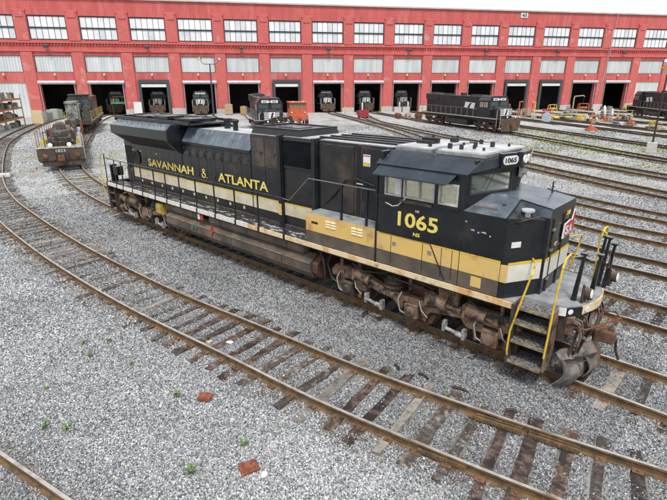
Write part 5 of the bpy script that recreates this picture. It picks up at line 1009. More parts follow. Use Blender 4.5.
# the stripped flat locomotive on the curve, left
FLM = mat('stripped_frame', (.05, .042, .036), (.12, .095, .075), rough=.8, scale=3, c3=(.14, .075, .04), s3=2, l3=.52, h3=.7, bump=.5)
cols0 = mat('part_grey2', (.25, .25, .23), (.12, .12, .11), rough=.7, scale=5)
def flatloco():
    r = empty('stripped_locomotive', (0, 0, 0), 0, 'rusty bare locomotive frame numbered 1823, stripped of its body, on the left curve', 'locomotive frame')
    Q(lambda b: (b.box(-9, 9.2, -.7, .7, 1.0, 1.42), b.box(-9.2, 9.4, -1.5, 1.5, 1.42, 1.55)), 'underframe', FLM, r)
    Q(lambda b: b.box(-9.1, 9.38, -1.42, 1.42, 1.555, 1.575), 'deck_plate', deckf_m, r)
    Q(lambda b: (b.box(9.4, 9.5, -1.52, 1.52, .62, 1.58), b.box(9.3, 9.42, -1.3, 1.3, .2, .62)), 'end_plate', mat('stripped_end', (.045, .034, .028), (.09, .065, .05), rough=.8, scale=3), r, bevel=.02)
    text('1823', whitepaint, r, (9.51, -.3, 1.22), FACE_X, w=.62, h=.2, ext=.005, bold=.0, world=False)
    Q(lambda b: b.box(9.4, 9.53, -1.52, 1.52, 1.5, 1.585), 'edge_strip', mat('sill_tan', (.3, .2, .1)), r)
    Q(lambda b: (b.box(9.5, 9.95, -.15, .15, .7, .98), b.box(9.9, 10.2, -.22, .22, .66, 1.04)), 'coupler', rust, r)
    for y in (-1.05, 1.05): Q(lambda b: b.lathe((9.5, y, .98), (1, 0, 0), [(0, .16), (.1, .18), (.12, .06)], 10), 'buffer_pocket', rust, r)
    for y in (-.62, .62): Q(lambda b: b.lathe((9.2, y, 1.72), (1, 0, 0), [(0, .15), (.12, .16), (.13, .1)], 12), 'ditch_light', lens, r)
    for y in (-.35, -.1, .2, .45): Q(lambda b: b.tube([(9.5, y, 1.2), (9.72, y+.03, 1.1), (9.7, y+.05, .6)], .035, 5), 'brake_hose', rubber, r)
    # grille-like front railings
    Q(lambda b: [b.box(9.15, 9.2, y-.025, y+.025, 1.58, 2.65) for y in (-.95, -.5, -.25, .25, .5, .95)]+[b.box(9.15, 9.2, -.95, -.25, 2.62, 2.67), b.box(9.15, 9.2, .25, .95, 2.62, 2.67)], 'end_railing', dark_d, r)
    Q(lambda b: (b.box(5.6, 8.4, -.75, .75, 1.58, 2.15), b.box(5.9, 7.8, -.5, .5, 2.15, 2.5)), 'machinery', mat('machinery_black', (.03, .03, .03), (.09, .085, .08), rough=.6, scale=5, bump=.5), r, bevel=.05)
    rq = random.Random(4)
    for k in range(26):
        x, y = rq.uniform(-7, 8.6), rq.uniform(-1.1, 1.1); hh = rq.uniform(.2, 1.1); m_ = rq.choice([FLM, FLM, dark_d, cols0, dark_d])
        if k % 2: Q(lambda b: b.obox((x, y, 1.58+hh/2), (rq.uniform(.2, .9), rq.uniform(.15, .5), hh), (0, 0, rq.uniform(-.3, .3))), 'loose_part', m_, r, bevel=.02)
        else: Q(lambda b: (b.cyl((x, y, 1.58), (x+rq.uniform(-.2, .2), y, 1.58+hh), rq.uniform(.05, .2), 8), b.tube([(x, y, 1.58+hh), (x+.3, y+.1, 1.7+hh*.6), (x+.6, y, 1.6)], .04, 5)), 'loose_pipe', m_, r)
    Q(lambda b: (b.box(2.2, 4.8, -.7, .7, 1.58, 2.4), b.cyl((2.6, 0, 2.6), (4.4, 0, 2.6), .35, 12), b.box(-1.5, 1.5, -.6, .6, 1.58, 2.3)), 'generator', FLM, r, bevel=.05)
    Q(lambda b: (b.box(8.4, 8.9, -.5, .5, 1.58, 1.9), b.cyl((8.6, -.2, 1.9), (8.6, -.2, 2.3), .09, 8), b.cyl((8.6, .25, 1.9), (8.6, .25, 2.15), .12, 8)), 'control_box', dark_d, r)
    for x, y, ma in ((7.9, -1.2, yellow), (5.0, -1.1, yellow), (6.9, 1.15, yellow), (3.0, .9, orangep), (1.0, -1.0, redp), (-1.2, .6, yellow)):
        Q(lambda b: (b.box(x-.15, x+.15, y-.12, y+.12, 1.58, 1.95)), 'tool_box', ma, r)
    for sy in (-1, 1):
        Q(lambda b: [b.box(x-.02, x+.02, sy*1.46, sy*1.5, 1.58, 2.6) for x in (-8, -5.5, -3, -.5, 2, 4.5, 7, 8.8)]+[b.tube([(-8, sy*1.48, 2.6), (-1, sy*1.48, 2.58), (8.8, sy*1.48, 2.6)], .022, 5)], 'handrails', rust, r)
        Q(lambda b: b.tube([(9.2, sy*1.5, 2.5), (9.5, sy*1.56, 2.3), (9.5, sy*1.56, .7)], .03, 6), 'step_handrail', mat('sill_tan', (.3, .2, .1)), r)
        Q(lambda b: [b.box(8.9, 9.4, sy*1.15, sy*1.5, z, z+.04) for z in (.5, .95)], 'steps', dark_d, r)
    Q(lambda b: b.box(-2.5, 2.5, -1.3, 1.3, .4, 1.0), 'fuel_tank', FLM, r, bevel=.08)
    simple_truck(r, -6, FLM); simple_truck(r, 5.8, FLM)
    return r
fl = flatloco(); ang_ = R(-21.5); fx, fy = -32.6, 2.25
fl.location = (fx-9.4*cos(ang_)-.4, fy-9.4*sin(ang_)-.05, 0); fl.rotation_euler = (0, 0, ang_)
# partly dismantled locomotive behind it
def cutloco():
    r = empty('dismantled_locomotive', (0, 0, 0), 0, 'dark dismantled locomotive with grey engine parts exposed, behind the stripped frame at left', 'locomotive')
    wt = mat('primer_grey', (.3, .3, .27), (.1, .1, .09), rough=.7, scale=2.5, c3=(.08, .075, .06), s3=1.5, l3=.5, h3=.65)
    Q(lambda b: b.box(-9, 9, -1.5, 1.5, 1.1, 1.6), 'underframe', dark_d, r)
    Q(lambda b: b.box(6.2, 8.8, -1.25, .3, 1.6, 3.6), 'engine_block', wt, r, bevel=.08)
    Q(lambda b: (b.box(6.0, 8.9, -1.3, .1, 3.55, 3.85), b.cyl((8.85, -.9, 2.6), (9.1, -.9, 2.6), .3, 12), b.box(8.8, 9.0, -.4, .1, 1.8, 3.2)), 'engine_cover', wt, r, bevel=.05)
    Q(lambda b: b.prism([(-1.4, 1.6), (-1.4, 3.9), (-1.0, 4.5), (1.0, 4.5), (1.4, 3.9), (1.4, 1.6)], 'x', 3.0, 5.8), 'cab', mat('worn_grey', (.012, .013, .014), (.04, .042, .04), rough=.5, scale=2), r, bevel=.04)
    for y0, y1 in ((-1.15, -.25), (.25, 1.15)): Q(lambda b: b.box(5.8, 5.83, y0, y1, 3.2, 4.0), 'cab_window', mat('dark_glass', (0, 0, 0)), r)
    Q(lambda b: b.box(2.9, 5.9, -1.2, 1.2, 4.5, 4.6), 'cab_roof', dark_d, r)
    Q(lambda b: b.box(-8.6, 3.0, -.85, .85, 1.6, 4.2), 'hood', nsblack, r, bevel=.06)
    Q(lambda b: (b.box(5.9, 8.6, .45, 1.35, 1.6, 2.6), b.cyl((6.2, .9, 3.0), (8.2, .9, 2.9), .4, 12), b.tube([(5.8, 1.3, 3.8), (7, 1.35, 3.1), (8.8, 1.4, 2.5)], .06, 6)), 'air_ducts', mat('dark_parts', (.03, .03, .028), (.08, .08, .07), rough=.6, scale=4), r)
    for sy in (-1, 1):
        Q(lambda b: [b.box(x-.02, x+.02, sy*1.46, sy*1.5, 1.6, 2.6) for x in [-8+1.5*i for i in range(12)]]+[b.tube([(-8, sy*1.48, 2.6), (8.8, sy*1.48, 2.6)], .022, 5)], 'handrails', yellow, r)
        Q(lambda b: b.box(-9, 9, sy*1.5, sy*1.53, 1.45, 1.62), 'side_sill', steel, r)
    Q(lambda b: b.box(-2.5, 2.5, -1.3, 1.3, .4, 1.05), 'fuel_tank', dark_d, r, bevel=.08)
    simple_truck(r, -6); simple_truck(r, 6)
    return r
cl = cutloco(); cl.location = (-66.6, 17.5, 0); cl.rotation_euler = (0, 0, R(-27.5))
# orange railcar mover
def mover():
    r = empty('railcar_mover', (0, 0, 0), 0, 'bright orange railcar mover with three front windows before the shop doors', 'rail vehicle')
    Q(lambda b: (b.box(-3, 2.6, -1.35, 1.35, .75, 1.35), b.box(2.5, 2.75, -1.35, 1.35, .6, 1.5)), 'chassis', orangep, r, bevel=.05)
    Q(lambda b: [b.box(-1.2, 1.7, sy*1.2, sy*1.3, 1.35, 2.2) for sy in (-1, 1)]+[b.box(1.6, 1.7, -1.2, 1.2, 1.35, 2.3), b.box(-1.3, -1.2, -1.3, 1.3, 1.35, 3.2)]+[b.box(x, x+.14, sy*1.18, sy*1.3, 2.2, 3.1) for x in (-1.2, .2, 1.56) for sy in (-1, 1)]+[b.box(1.58, 1.7, y-.08, y+.08, 2.3, 3.1) for y in (-.42, .42)], 'cab', orangep, r)
    Q(lambda b: b.box(-1.4, 1.85, -1.38, 1.38, 3.1, 3.28), 'cab_roof', orangep, r, bevel=.04)
    for y in (-.82, 0, .82): Q(lambda b: b.box(1.6, 1.62, y-.33, y+.33, 2.32, 3.08), 'front_window', mat('smoky_glass', (.22, .2, .14), rough=.15), r)
    Q(lambda b: (b.box(-3, -1.4, -1.1, 1.1, 1.35, 2.4)), 'engine_cover', orangep, r, bevel=.06)
    Q(lambda b: [b.cyl((x, sy*.68, .45), (x, sy*.82, .45), .42, 18) for x in (-2, 1.6) for sy in (-1, 1)], 'rail_wheels', wheel_m, r)
    for sy in (-1, 1): Q(lambda b: b.cyl((2.3, sy*.95, .55), (2.3, sy*1.35, .55), .55, 18), 'tyre', rubber, r)
    Q(lambda b: (b.box(2.75, 3.3, -.16, .16, .7, .95), b.box(3.2, 3.5, -.24, .24, .64, 1.0)), 'coupler', rust, r)
    for y in (-1.0, 1.0, -.75, .75): Q(lambda b: b.lathe((1.72, y, 1.75) if abs(y) > .9 else (1.72, y, 3.3), (1, 0, 0), [(0, .1), (.08, .11), (.1, .05)], 10), 'lamp', lens, r)
    Q(lambda b: [b.tube([(2.6, sy*1.3, 1.4), (2.6, sy*1.3, 2.2), (1.7, sy*1.3, 2.25)], .03, 5) for sy in (-1, 1)], 'handrails', orangep, r)
    return r
mv = mover(); mv.location = (-49.6, 42.0, 0); mv.scale = (1.0, 1.0, 1.0); mv.rotation_euler = (0, 0, R(-36))
# ---------------------------------------------------------------- yard furniture
def zpost(name, label, cat, loc, rz=0, group=None): return empty(name, (*loc, GZ), rz, label, cat, group)
# twin-headed lamp post in front of the fourth door
t = zpost('lamp_post', 'tall dark lamp post with two heads on curved arms, between the nose-out locomotive and camera', 'lamp post', (-63.3, 36.3), R(50))
Q(lambda b: b.cyl((0, 0, 0), (0, 0, 9.0), .16, 10, .09), 'pole', mat('post_dark', (.05, .055, .06), rough=.5), t)
Q(lambda b: b.tube([(-1.35, 0, 9.7), (-1.25, 0, 9.2), (-.9, 0, 8.95), (0, 0, 8.95), (.9, 0, 8.95), (1.25, 0, 9.2), (1.35, 0, 9.7)], .05, 6), 'arm', mat('post_dark', (0, 0, 0)), t)
for sx in (-1, 1): h_ = Q(lambda b: b.obox((sx*1.55, -.1, 9.8), (.65, .45, .42), (.4, sx*.3, 0)), 'lamp_head', mat('lamp_housing', (.08, .08, .085)), t, bevel=.05); Q(lambda b: b.obox((sx*1.55, -.33, 9.72), (.5, .04, .32), (.4, sx*.3, 0)), 'lens', lens, h_)
# right lamp post on concrete foot
t = zpost('lamp_post', 'thin black lamp post on a pale concrete block among the far tracks, right edge', 'lamp post', (-2.6, 42.6), R(10))
Q(lambda b: b.box(-.42, .42, -.42, .42, 0, .95), 'concrete_base', concrete, t, bevel=.04)
Q(lambda b: b.cyl((0, 0, .95), (.0, 0, 8.4), .085, 10, .06), 'pole', rubber, t)
Q(lambda b: (b.box(-.7, 1.4, -.12, .12, 7.35, 7.5)), 'crossarm', yellow, t)
for x in (-.15, 1.1): Q(lambda b: (b.obox((x, -.2, 7.85), (.55, .4, .35), (.5, 0, 0))), 'lamp_head', whitepaint, t, bevel=.04)
Q(lambda b: b.box(-.3, .5, -.14, .12, 6.85, 7.1), 'junction_box', steel, t)
# storage rack with orange beams, left edge, loaded
t = zpost('pallet_rack', 'tall pallet rack with orange-red beams full of machine parts, left edge', 'storage rack', (-72.6, 9.1), R(150.5))
RL = 19
for x in (-RL/2, -RL/4, 0, RL/4, RL/2):
    for y in (0, 1.2): Q(lambda b: b.box(x-.06, x+.06, y-.06, y+.06, 0, 4.6), 'upright', mat('rack_green', (.25, .3, .2)), t)
for z in (1.2, 2.6, 3.9):
    for y in (0, 1.2): Q(lambda b: b.box(-RL/2, RL/2, y-.04, y+.04, z-.09, z+.09), 'beam', orangep, t)
    Q(lambda b: b.box(-RL/2, RL/2, 0, 1.2, z+.09, z+.12), 'shelf', pallet, t)
rr = random.Random(5); cols_ = [mat('part_olive', (.2, .2, .12), rough=.7), mat('part_white', (.6, .6, .56), rough=.6), mat('part_grey', (.22, .23, .23), rough=.6), pallet, rust, mat('part_dark', (.05, .05, .05), rough=.6)]
RM = Matrix.Rotation(R(150.5), 4, 'Z')
def at_rack(x, y, z): v = RM @ Vector((x, y, 0)); return (-72.6+v.x, 9.1+v.y, GZ+z)
sidew = ['rounded casting', 'boxed crate', 'short drum']
cnames = ['olive', 'white', 'grey', 'tan', 'rusty', 'dark']
shelfn = {0.0: 'ground level', 1.32: 'lowest shelf', 2.72: 'middle shelf', 4.02: 'top shelf'}
for z in (0.0, 1.32, 2.72, 4.02):
    x = -RL/2+.6; k = 0
    while x < RL/2-1:
        wd = rr.uniform(.7, 1.25); kind = rr.randrange(3); ci = rr.randrange(6); ma = cols_[ci]; hgt = rr.uniform(.45, .95)
        b = MB()
        if kind == 0: b.lathe((0, 0, 0), (0, 0, 1), [(0, wd*.3), (hgt*.2, wd*.48), (hgt*.6, wd*.45), (hgt*.9, wd*.2), (hgt, wd*.12)], 12); b.box(-wd*.5, wd*.5, -.1, .1, 0, hgt*.3)
        elif kind == 1:
            b.box(-wd/2, wd/2, -.45, .45, .12, hgt); b.box(-wd/2, wd/2, -.45, -.3, 0, .12); b.box(-wd/2, wd/2, .3, .45, 0, .12); b.box(-wd/2-.02, wd/2+.02, -.47, .47, hgt*.6, hgt*.7)
        else: b.lathe((0, 0, 0), (0, 0, 1), [(0, .36), (.03, .38), (hgt*.5, .36), (hgt-.03, .38), (hgt, .34)], 14); b.cyl((0, 0, hgt), (0, 0, hgt+.1), .1, 8)
        nm_ = ('machine_casting', 'crate', 'drum')[kind]
        o = b.build(nm_, ma, None); o.location = at_rack(x, .6, z); o.rotation_euler = (0, 0, R(150.5))
        # the label says shelf and place along the rack
        k += 1; ORD = 'first second third fourth fifth sixth seventh eighth ninth tenth eleventh twelfth thirteenth fourteenth fifteenth sixteenth seventeenth eighteenth nineteenth twentieth'.split()
        tag(o, '%s %s, %s item from the near end of the rack\'s %s' % (cnames[ci], sidew[kind], ORD[k-1], shelfn[z]), nm_.replace('_', ' '), 'parts stored on the orange rack'); x += wd+rr.uniform(.15, .9)
# upright tan board, pallets and small stores left
t = zpost('notice_board', 'upright tan board on two feet at the end of the orange rack', 'board', (-80.8, 15.6), R(60)); Q(lambda b: (b.box(-.75, .75, -.05, .05, .1, 2.15)), 'panel', mat('tan_board', (.72, .6, .36), (.6, .5, .3), rough=.7), t); Q(lambda b: (b.box(-.7, -.6, -.3, .3, 0, .1), b.box(.6, .7, -.3, .3, 0, .1)), 'feet', dark_d, t)
def skid(name, label, cat, loc, rz, ma, h=.9, l=1.6, w_=1.1, group=None):
    t = zpost(name, label, cat, loc, rz, group)
    Q(lambda b: [b.box(-l/2, l/2, y-.06, y+.06, 0, .12) for y in (-w_/2+.06, 0, w_/2-.06)]+[b.box(x-.08, x+.08, -w_/2, w_/2, .12, .16) for x in [-l/2+.1+i*(l-.2)/5 for i in range(6)]], 'skid_base', pallet, t)
    if group:
        rq = random.Random(label); dk = mat('part_dark', (.05, .05, .05))
        for k in range(6):
            x = -l/2+l*(k+.5)/6; hh = h*rq.uniform(.35, 1.1); yy = rq.uniform(-.25, .25); m_ = (ma, ma, dk, ma, cols_[2], ma)[k]
            if rq.random() < .5: Q(lambda b: (b.obox((x, yy, .16+hh/2), (l/6.5, w_*rq.uniform(.3, .7), hh), (0, 0, rq.uniform(-.5, .5)))), 'crated_part', m_, t, bevel=.02)
            else: Q(lambda b: b.lathe((x, yy, .16), (rq.uniform(-.2, .2), rq.uniform(-.4, .4), 1), [(0, l/15), (hh*.3, l/11), (hh*.8, l/13), (hh, l/30)], 10), 'casting', m_, t)
        Q(lambda b: (b.tube([(-l/2, -w_/3, .3), (0, -w_/2.5, h*.8), (l/2, w_/3, .25)], .06, 6), b.tube([(-l/2.2, w_/3, .25), (l/2, .1, .4)], .07, 6)), 'pipes', m_, t)
        return t
    Q(lambda b: (b.box(-l/2+.05, l/2-.05, -w_/2+.05, w_/2-.05, .16, h), b.box(-l/2+.03, l/2-.03, -w_/2+.03, w_/2-.03, h*.5, h*.55), b.box(-l/4, l/4, -w_/4, w_/4, h, h+.12)), 'load', ma, t, bevel=.02); return t
skid('loaded_pallet', 'pale grey box on pallet right of the tan board', 'pallet', (-86, 18.2), .6, cols_[2], 1.5, 2.4, 1.6)
skid('loaded_pallet', 'greenish crate on a pallet near the first open doorway', 'pallet', (-90.5, 21.5), .6, mat('part_green', (.3, .36, .28)), 1.7, 2.2, 1.6)
skid('loaded_pallet', 'low tan crate beside the stripped frame, towards the shop', 'pallet', (-88.5, 24.5), .6, pallet, 1.1, 2.6, 1.6)
skid('loaded_pallet', 'brown crate against the brick pier right of the twin lamp post', 'pallet', indoor(3.62, 2.4), WA, pallet, 2.0, 2.2, 1.6)
skid('loaded_pallet', 'dark tan crate at the fifth doorway, left of the nose-on locomotive', 'pallet', indoor(3.95, 3.2), WA, mat('tan_dark', (.35, .24, .1)), 1.6, 1.8, 1.4)
# green staging in door 1 and white sign
t = empty('work_staging', (*indoor(1.25, -1.5), 0), WA+pi/2, 'green work staging across the inside of the second doorway', 'work platform')
Q(lambda b: b.box(-2, 1.4, -.6, .6, 2.0, 2.35), 'platform', greenp, t); Q(lambda b: [b.box(x-.05, x+.05, y-.05, y+.05, -.17, 2.0) for x in (-1.9, 1.3) for y in (-.5, .5)], 'legs', dark_d, t); Q(lambda b: [b.tube([(-1.9, .55, 2.3), (-1.9, .55, 3.3), (1.3, .55, 3.3), (1.3, .55, 2.3)], .04, 5)], 'railing', yellow, t)
t = empty('sign_stand', (*indoor(1.62, 1.2), GZ), WA-pi/2, 'white sign stand with a dark round mark beside the second doorway', 'sign')
Q(lambda b: b.box(-.75, .75, -.06, .06, .3, 2.6), 'panel', whitepaint, t); Q(lambda b: b.lathe((0, -.065, 1.7), (0, -1, 0), [(0, .24), (.01, .24)], 16), 'mark', rubber, t)
Q(lambda b: (b.box(-.7, -.6, -.4, .4, 0, .3), b.box(.6, .7, -.4, .4, 0, .3)), 'feet', dark_d, t)
# red bin
t = zpost('tipping_bin', 'small red tipping bin on the pale apron, left of centre before the doors', 'bin', (-51.6, 60.6), R(-36))
Q(lambda b: b.hexa([(-.6, -.8, .2), (.6, -.8, .2), (.6, .8, .2), (-.6, .8, .2)], [(-1.0, -1.0, 1.25), (.75, -1.0, 1.45), (.75, 1.0, 1.45), (-1.0, 1.0, 1.25)]), 'body', mat('bin_red', (.42, .04, .045), (.34, .04, .04), rough=.5), t, bevel=.03)
Q(lambda b: (b.box(-.7, .7, -.85, -.7, 0, .2), b.box(-.7, .7, .7, .85, 0, .2)), 'fork_base', dark_d, t)
# wheelsets
for k, (x, y, lab) in enumerate(((-45.6, 63.2, 'leftmost rusty wheelset in the row before the doors'), (-44.2, 64.2, 'second rusty wheelset from the left, with a pale rim'), (-42.7, 65.4, 'third rusty wheelset from the left in the row'), (-41.2, 66.5, 'rightmost rusty wheelset of the row, by the black locomotive'))):
    t = zpost('wheelset', lab, 'wheelset', (x, y), R(-36), 'rusty wheelsets before the doors')
    for sx in (-1, 1): Q(lambda b: b.lathe((sx*.68, 0, .5), (sx, 0, 0), [(0, .5), (.03, .5), (.03, .46), (.13, .45), (.12, .2), (.2, .15)], 20), 'wheel', rust if k != 1 else mat('pale_rust', (.42, .3, .25), rough=.8), t)
    Q(lambda b: (b.cyl((-1.05, 0, .5), (1.05, 0, .5), .09, 10), b.cyl((-.3, 0, .5), (.3, 0, .5), .3, 12)), 'axle', dark_d, t)
# white blocks with black gas bottles at the pier between doors seven and eight
def bottles(n, off, k, lab):
    p = indoor(n, off)
    for i in range(k):
        q = indoor(n+.055*i, off+.1); b = MB(); h = 1.9+.35*((i*3) % 3)/2; b.lathe((0, 0, 0), (0, 0, 1), [(0, .14), (.02, .15), (h, .15), (h+.15, .08), (h+.28, .05)], 12); b.box(-.04, .04, -.1, .1, h+.28, h+.34)
        o = b.build('gas_cylinder', (rubber, whitepaint, rubber, nsblack)[i % 4], None); o.location = (q[0], q[1], GZ)
        tag(o, '%s gas cylinder, %s from the left %s' % (('white' if i % 4 == 1 else 'black'), ('first', 'second', 'third', 'fourth', 'fifth', 'sixth', 'seventh')[i], lab), 'gas cylinder', 'gas cylinders by the brick piers')
bottles(6.78, 1.0, 3, 'at the pier left of the red bin'); bottles(7.74, 1.0, 6, 'at the pier behind the wheelsets')
for n, lab in ((7.70, 'pale concrete block with cylinders behind, left of the wheelsets'), (7.92, 'second pale concrete block, just left of the wheelsets'), (8.78, 'pale concrete block under the brick pier behind the black locomotive')):
    t = zpost('concrete_block', lab, 'concrete block', indoor(n, 2.2), WA+pi/2, 'concrete blocks along the wall'); Q(lambda b: b.box(-.8, .8, -.4, .4, 0, 1.15), 'block', concrete, t, bevel=.05); Q(lambda b: b.box(-.3, .3, -.12, .12, 1.15, 1.28), 'lifting_loop', rust, t)
# yellow guard posts
for k, (n, o_, lab) in enumerate(((7.66, 3.0, 'yellow guard post right of the eighth doorway'), (6.72, 3.0, 'yellow guard post by the red bin'), (5.0, 4, 'yellow guard post left of the dark-framed doorway behind the orange mover'), (8.66, 3.2, 'yellow guard post hidden close to the black locomotive'), (10.78, 3.2, 'yellow guard post left of the twelfth doorway'), (12.8, 3.0, 'yellow guard post between the two rightmost dark-framed doorways'))):
    t = zpost('guard_post', lab, 'guard post', indoor(n-.37, o_), 0, 'yellow guard posts'); Q(lambda b: b.lathe((0, 0, 0), (0, 0, 1), [(0, .09), (1.25, .09), (1.32, .05)], 10), 'post', yellow, t); Q(lambda b: b.box(-.18, .18, -.18, .18, 0, .05), 'foot', dark_d, t)
# fuelling and sanding gear, right background
def gantry(loc, rz, h, arm, ma, lab):
    t = zpost('service_column', lab, 'service column', loc, rz, 'service columns along the right-hand tracks')
    Q(lambda b: b.cyl((0, 0, 0), (0, 0, h), .12, 8), 'column', ma, t); Q(lambda b: b.tube([(0, 0, h), (.1, 0, h+.15), (arm, 0, h+.3), (arm+.2, 0, h+.1)], .1, 6), 'boom', ma, t); Q(lambda b: b.box(-.35, .35, -.35, .35, 0, .25), 'foot', concrete, t)
    Q(lambda b: b.tube([(arm+.15, 0, h+.1), (arm+.2, .1, h-.7), (arm, .2, h-1.2)], .05, 5), 'hose', rubber, t)
gantry((-23.0, 85.8), R(40), 3.6, 1.6, pallet, 'cream service column with a short horizontal arm before the thirteenth doorway')
gantry((-30.5, 80), R(200), 2.6, -.6, orangep, 'orange-red bent service column left of the grey hose reel')
gantry((-28.2, 81.5), R(60), 2.5, -.7, yellow, 'yellow-cream bent service column just right of the red one')
gantry((-34, 76.2), R(60), 2.4, .6, cream, 'cream service column near the nose of the black locomotive')
# hose reel
t = zpost('hose_reel', 'pale grey-blue cable reel lying by the tracks, right background', 'reel', (-23.0, 73.2), R(20))
rg = mat('reel_blue', (.42, .5, .56), (.3, .36, .42), rough=.5)
for y in (-.55, .55): Q(lambda b: b.lathe((0, y, .75), (0, 1, 0), [(-.05, .75), (.05, .75)], 20), 'flange', rg, t)
Q(lambda b: b.cyl((0, -.5, .75), (0, .5, .75), .4, 16), 'drum', cols_[1], t)
Q(lambda b: (b.box(-.9, .9, -.75, .75, 0, .1), b.box(.8, .95, -.5, .5, .1, 1.3)), 'skid', pallet, t)
# orange tripod jack
t = zpost('jack_stand', 'orange upright jack stand with spread feet before the right-hand doors', 'jack', (-13.0, 61.3), R(30))
Q(lambda b: b.cyl((0, 0, .1), (0, 0, 2.5), .13, 10, .08), 'column', orangep, t)
Q(lambda b: [b.hexa([(-.1, -.1, 0), (1.1*cos(a)+.1, 1.1*sin(a)+.1, 0), (1.1*cos(a), 1.1*sin(a)-.1, 0), (.1, .1, 0)], [(-.05, -.05, .75), (1.1*cos(a)+.05, 1.1*sin(a)+.05, .1), (1.1*cos(a), 1.1*sin(a)-.05, .1), (.05, .05, .75)]) for a in (0, 2.1, 4.2)], 'feet', orangep, t)
Q(lambda b: (b.box(-.4, .4, -.1, .1, 1.9, 2.05), b.lathe((.3, 0, 1.2), (0, 1, 0), [(0, .25), (.05, .25)], 14)), 'crank', steel, t)
# long low skids, pipes and small machines in front of the right-hand doors
items = [((-22.5, 80.8), 'long yellow lifting beam on blocks right of the grey reel', yellow, .7, 5.5, .8), ((-17.6, 77.4), 'yellow and white tangled lifting gear left of the jack stand', cream, .8, 2.6, 1.2), ((-15.5, 79.6), 'red-orange equipment skid behind the jack stand', orangep, 1.0, 2.2, 1.4),
         ((-13.0, 74.2), 'low blue hose crate right of the jack stand', bluep, .55, 1.8, 1.0), ((-11.3, 75.6), 'low orange-red crate right of the blue one', orangep, .45, 2.2, 1.0), ((-8.9, 79.6), 'yellow crate by the right edge, the farther of two', yellow, .6, 2.4, 1.4), ((-6.9, 69), 'tan and yellow crate by the right edge, the nearer of two', pallet, .55, 3.4, 1.4),
         ((-24.5, 88), 'grey-green cabinet beside the cream service column', mat('part_greygreen', (.2, .27, .25)), 1.7, 1.6, 1.2), ((-20, 95), 'white wrapped load between the two right-hand doorways', whitepaint, 1.7, 3.4, 2.0), ((-27, 84), 'red gear case behind the grey reel', redp, 1.5, 1.4, 1.2), ((-31, 84.5), 'tan crate left of the red gear case', pallet, 1.2, 2.2, 1.4), ((-37.5, 84), 'yellow tool crate near the dark-framed doorway', yellow, 1.1, 1.6, 1.2), ((-18.5, 84), 'brown crate right of the cream service column', rust, 1.0, 2.4, 1.4), ((-14.5, 86), 'tan pallet load before the fifteenth doorway', pallet, 1.0, 2.6, 1.6)]
for loc, lab, ma, h, l, w_ in items: skid('equipment_skid', lab, 'equipment skid', loc, R(random.Random(lab).uniform(-60, 20)), ma, h, l, w_, 'skids and crates by the right-hand doors')
t = zpost('pipe_railing', 'low pale pipe railing in front of the right-hand doorways', 'railing', (-21, 90), R(53.7))
Q(lambda b: [b.cyl((x, 0, 0), (x, 0, 1.1), .05, 6) for x in range(-12, 16, 3)], 'posts', cream, t); Q(lambda b: [b.tube([(-12, 0, z), (15, 0, z)], .045, 6) for z in (.6, 1.1)], 'rails', cream, t)
for k, (n, o_, lab, ma) in enumerate(((10.2, 8, 'orange tube trestle before the first dark-framed doorway on the right', orangep), (12.3, 9, 'orange-red tube trestle left of the cream service column', orangep), (13.3, 12, 'yellow tube trestle behind the orange jack stand', yellow), (11.2, 12, 'yellow tube trestle close behind the grey reel', yellow), (9.2, 6, 'pale tube trestle right of the black locomotive nose', cream), (14.6, 10, 'pale tube trestle before the last open doorway', cream))):
    t = zpost('trestle', lab, 'trestle', indoor(n, o_), R(53.7+9*k), 'tube trestles by the right-hand doors')
    for x in (-1.3, 1.3): Q(lambda b: (b.tube([(x, -.5, 0), (x, -.15, 1.7), (x, .15, 1.7), (x, .5, 0)], .07, 6), b.tube([(x, -.33, .8), (x, .33, .8)], .05, 6)), 'leg_frame', ma, t)
    Q(lambda b: (b.tube([(-1.3, 0, 1.7), (1.3, 0, 1.7)], .08, 6), b.tube([(-1.3, -.33, .8), (1.3, -.33, .8)], .05, 6), b.box(-1.1, .9, -.35, .35, .85, 1.1)), 'crossbar', ma, t)
for k, (n, o_, ma, lab) in enumerate(((9.9, 14, rust, 'bundle of rusty pipes on the ground before the first dark-framed right doorway'), (12.9, 20, steel, 'bundle of silvery pipes left of the orange jack stand'), (14.2, 22, rail_rust, 'brown pipe bundle beyond the blue crate'))):
    t = zpost('pipe_bundle', lab, 'pipes', indoor(n, o_), R(30+20*k), 'pipe bundles on the ground')
    for i in range(5): Q(lambda b: b.cyl((-2.2+.1*i, -.4+.2*i, .2+.16*(i % 2)), (2.2+.13*i, -.4+.2*i, .2+.16*(i % 2)), .09, 8), 'pipe', ma, t)
    Q(lambda b: (b.box(-1.5, -1.35, -.6, .6, 0, .1), b.box(1.35, 1.5, -.6, .6, 0, .1)), 'bearer', pallet, t)
# low buffer stop beside the tracks near the left edge
t = zpost('track_block', 'small pale wooden block lying across the rail at the left edge', 'block', (-33.6, -1.6), R(60)); Q(lambda b: (b.box(-.45, .45, -.12, .12, 0, .25), b.box(-.4, .35, .12, .25, 0, .14)), 'block', whitepaint, t, bevel=.02)
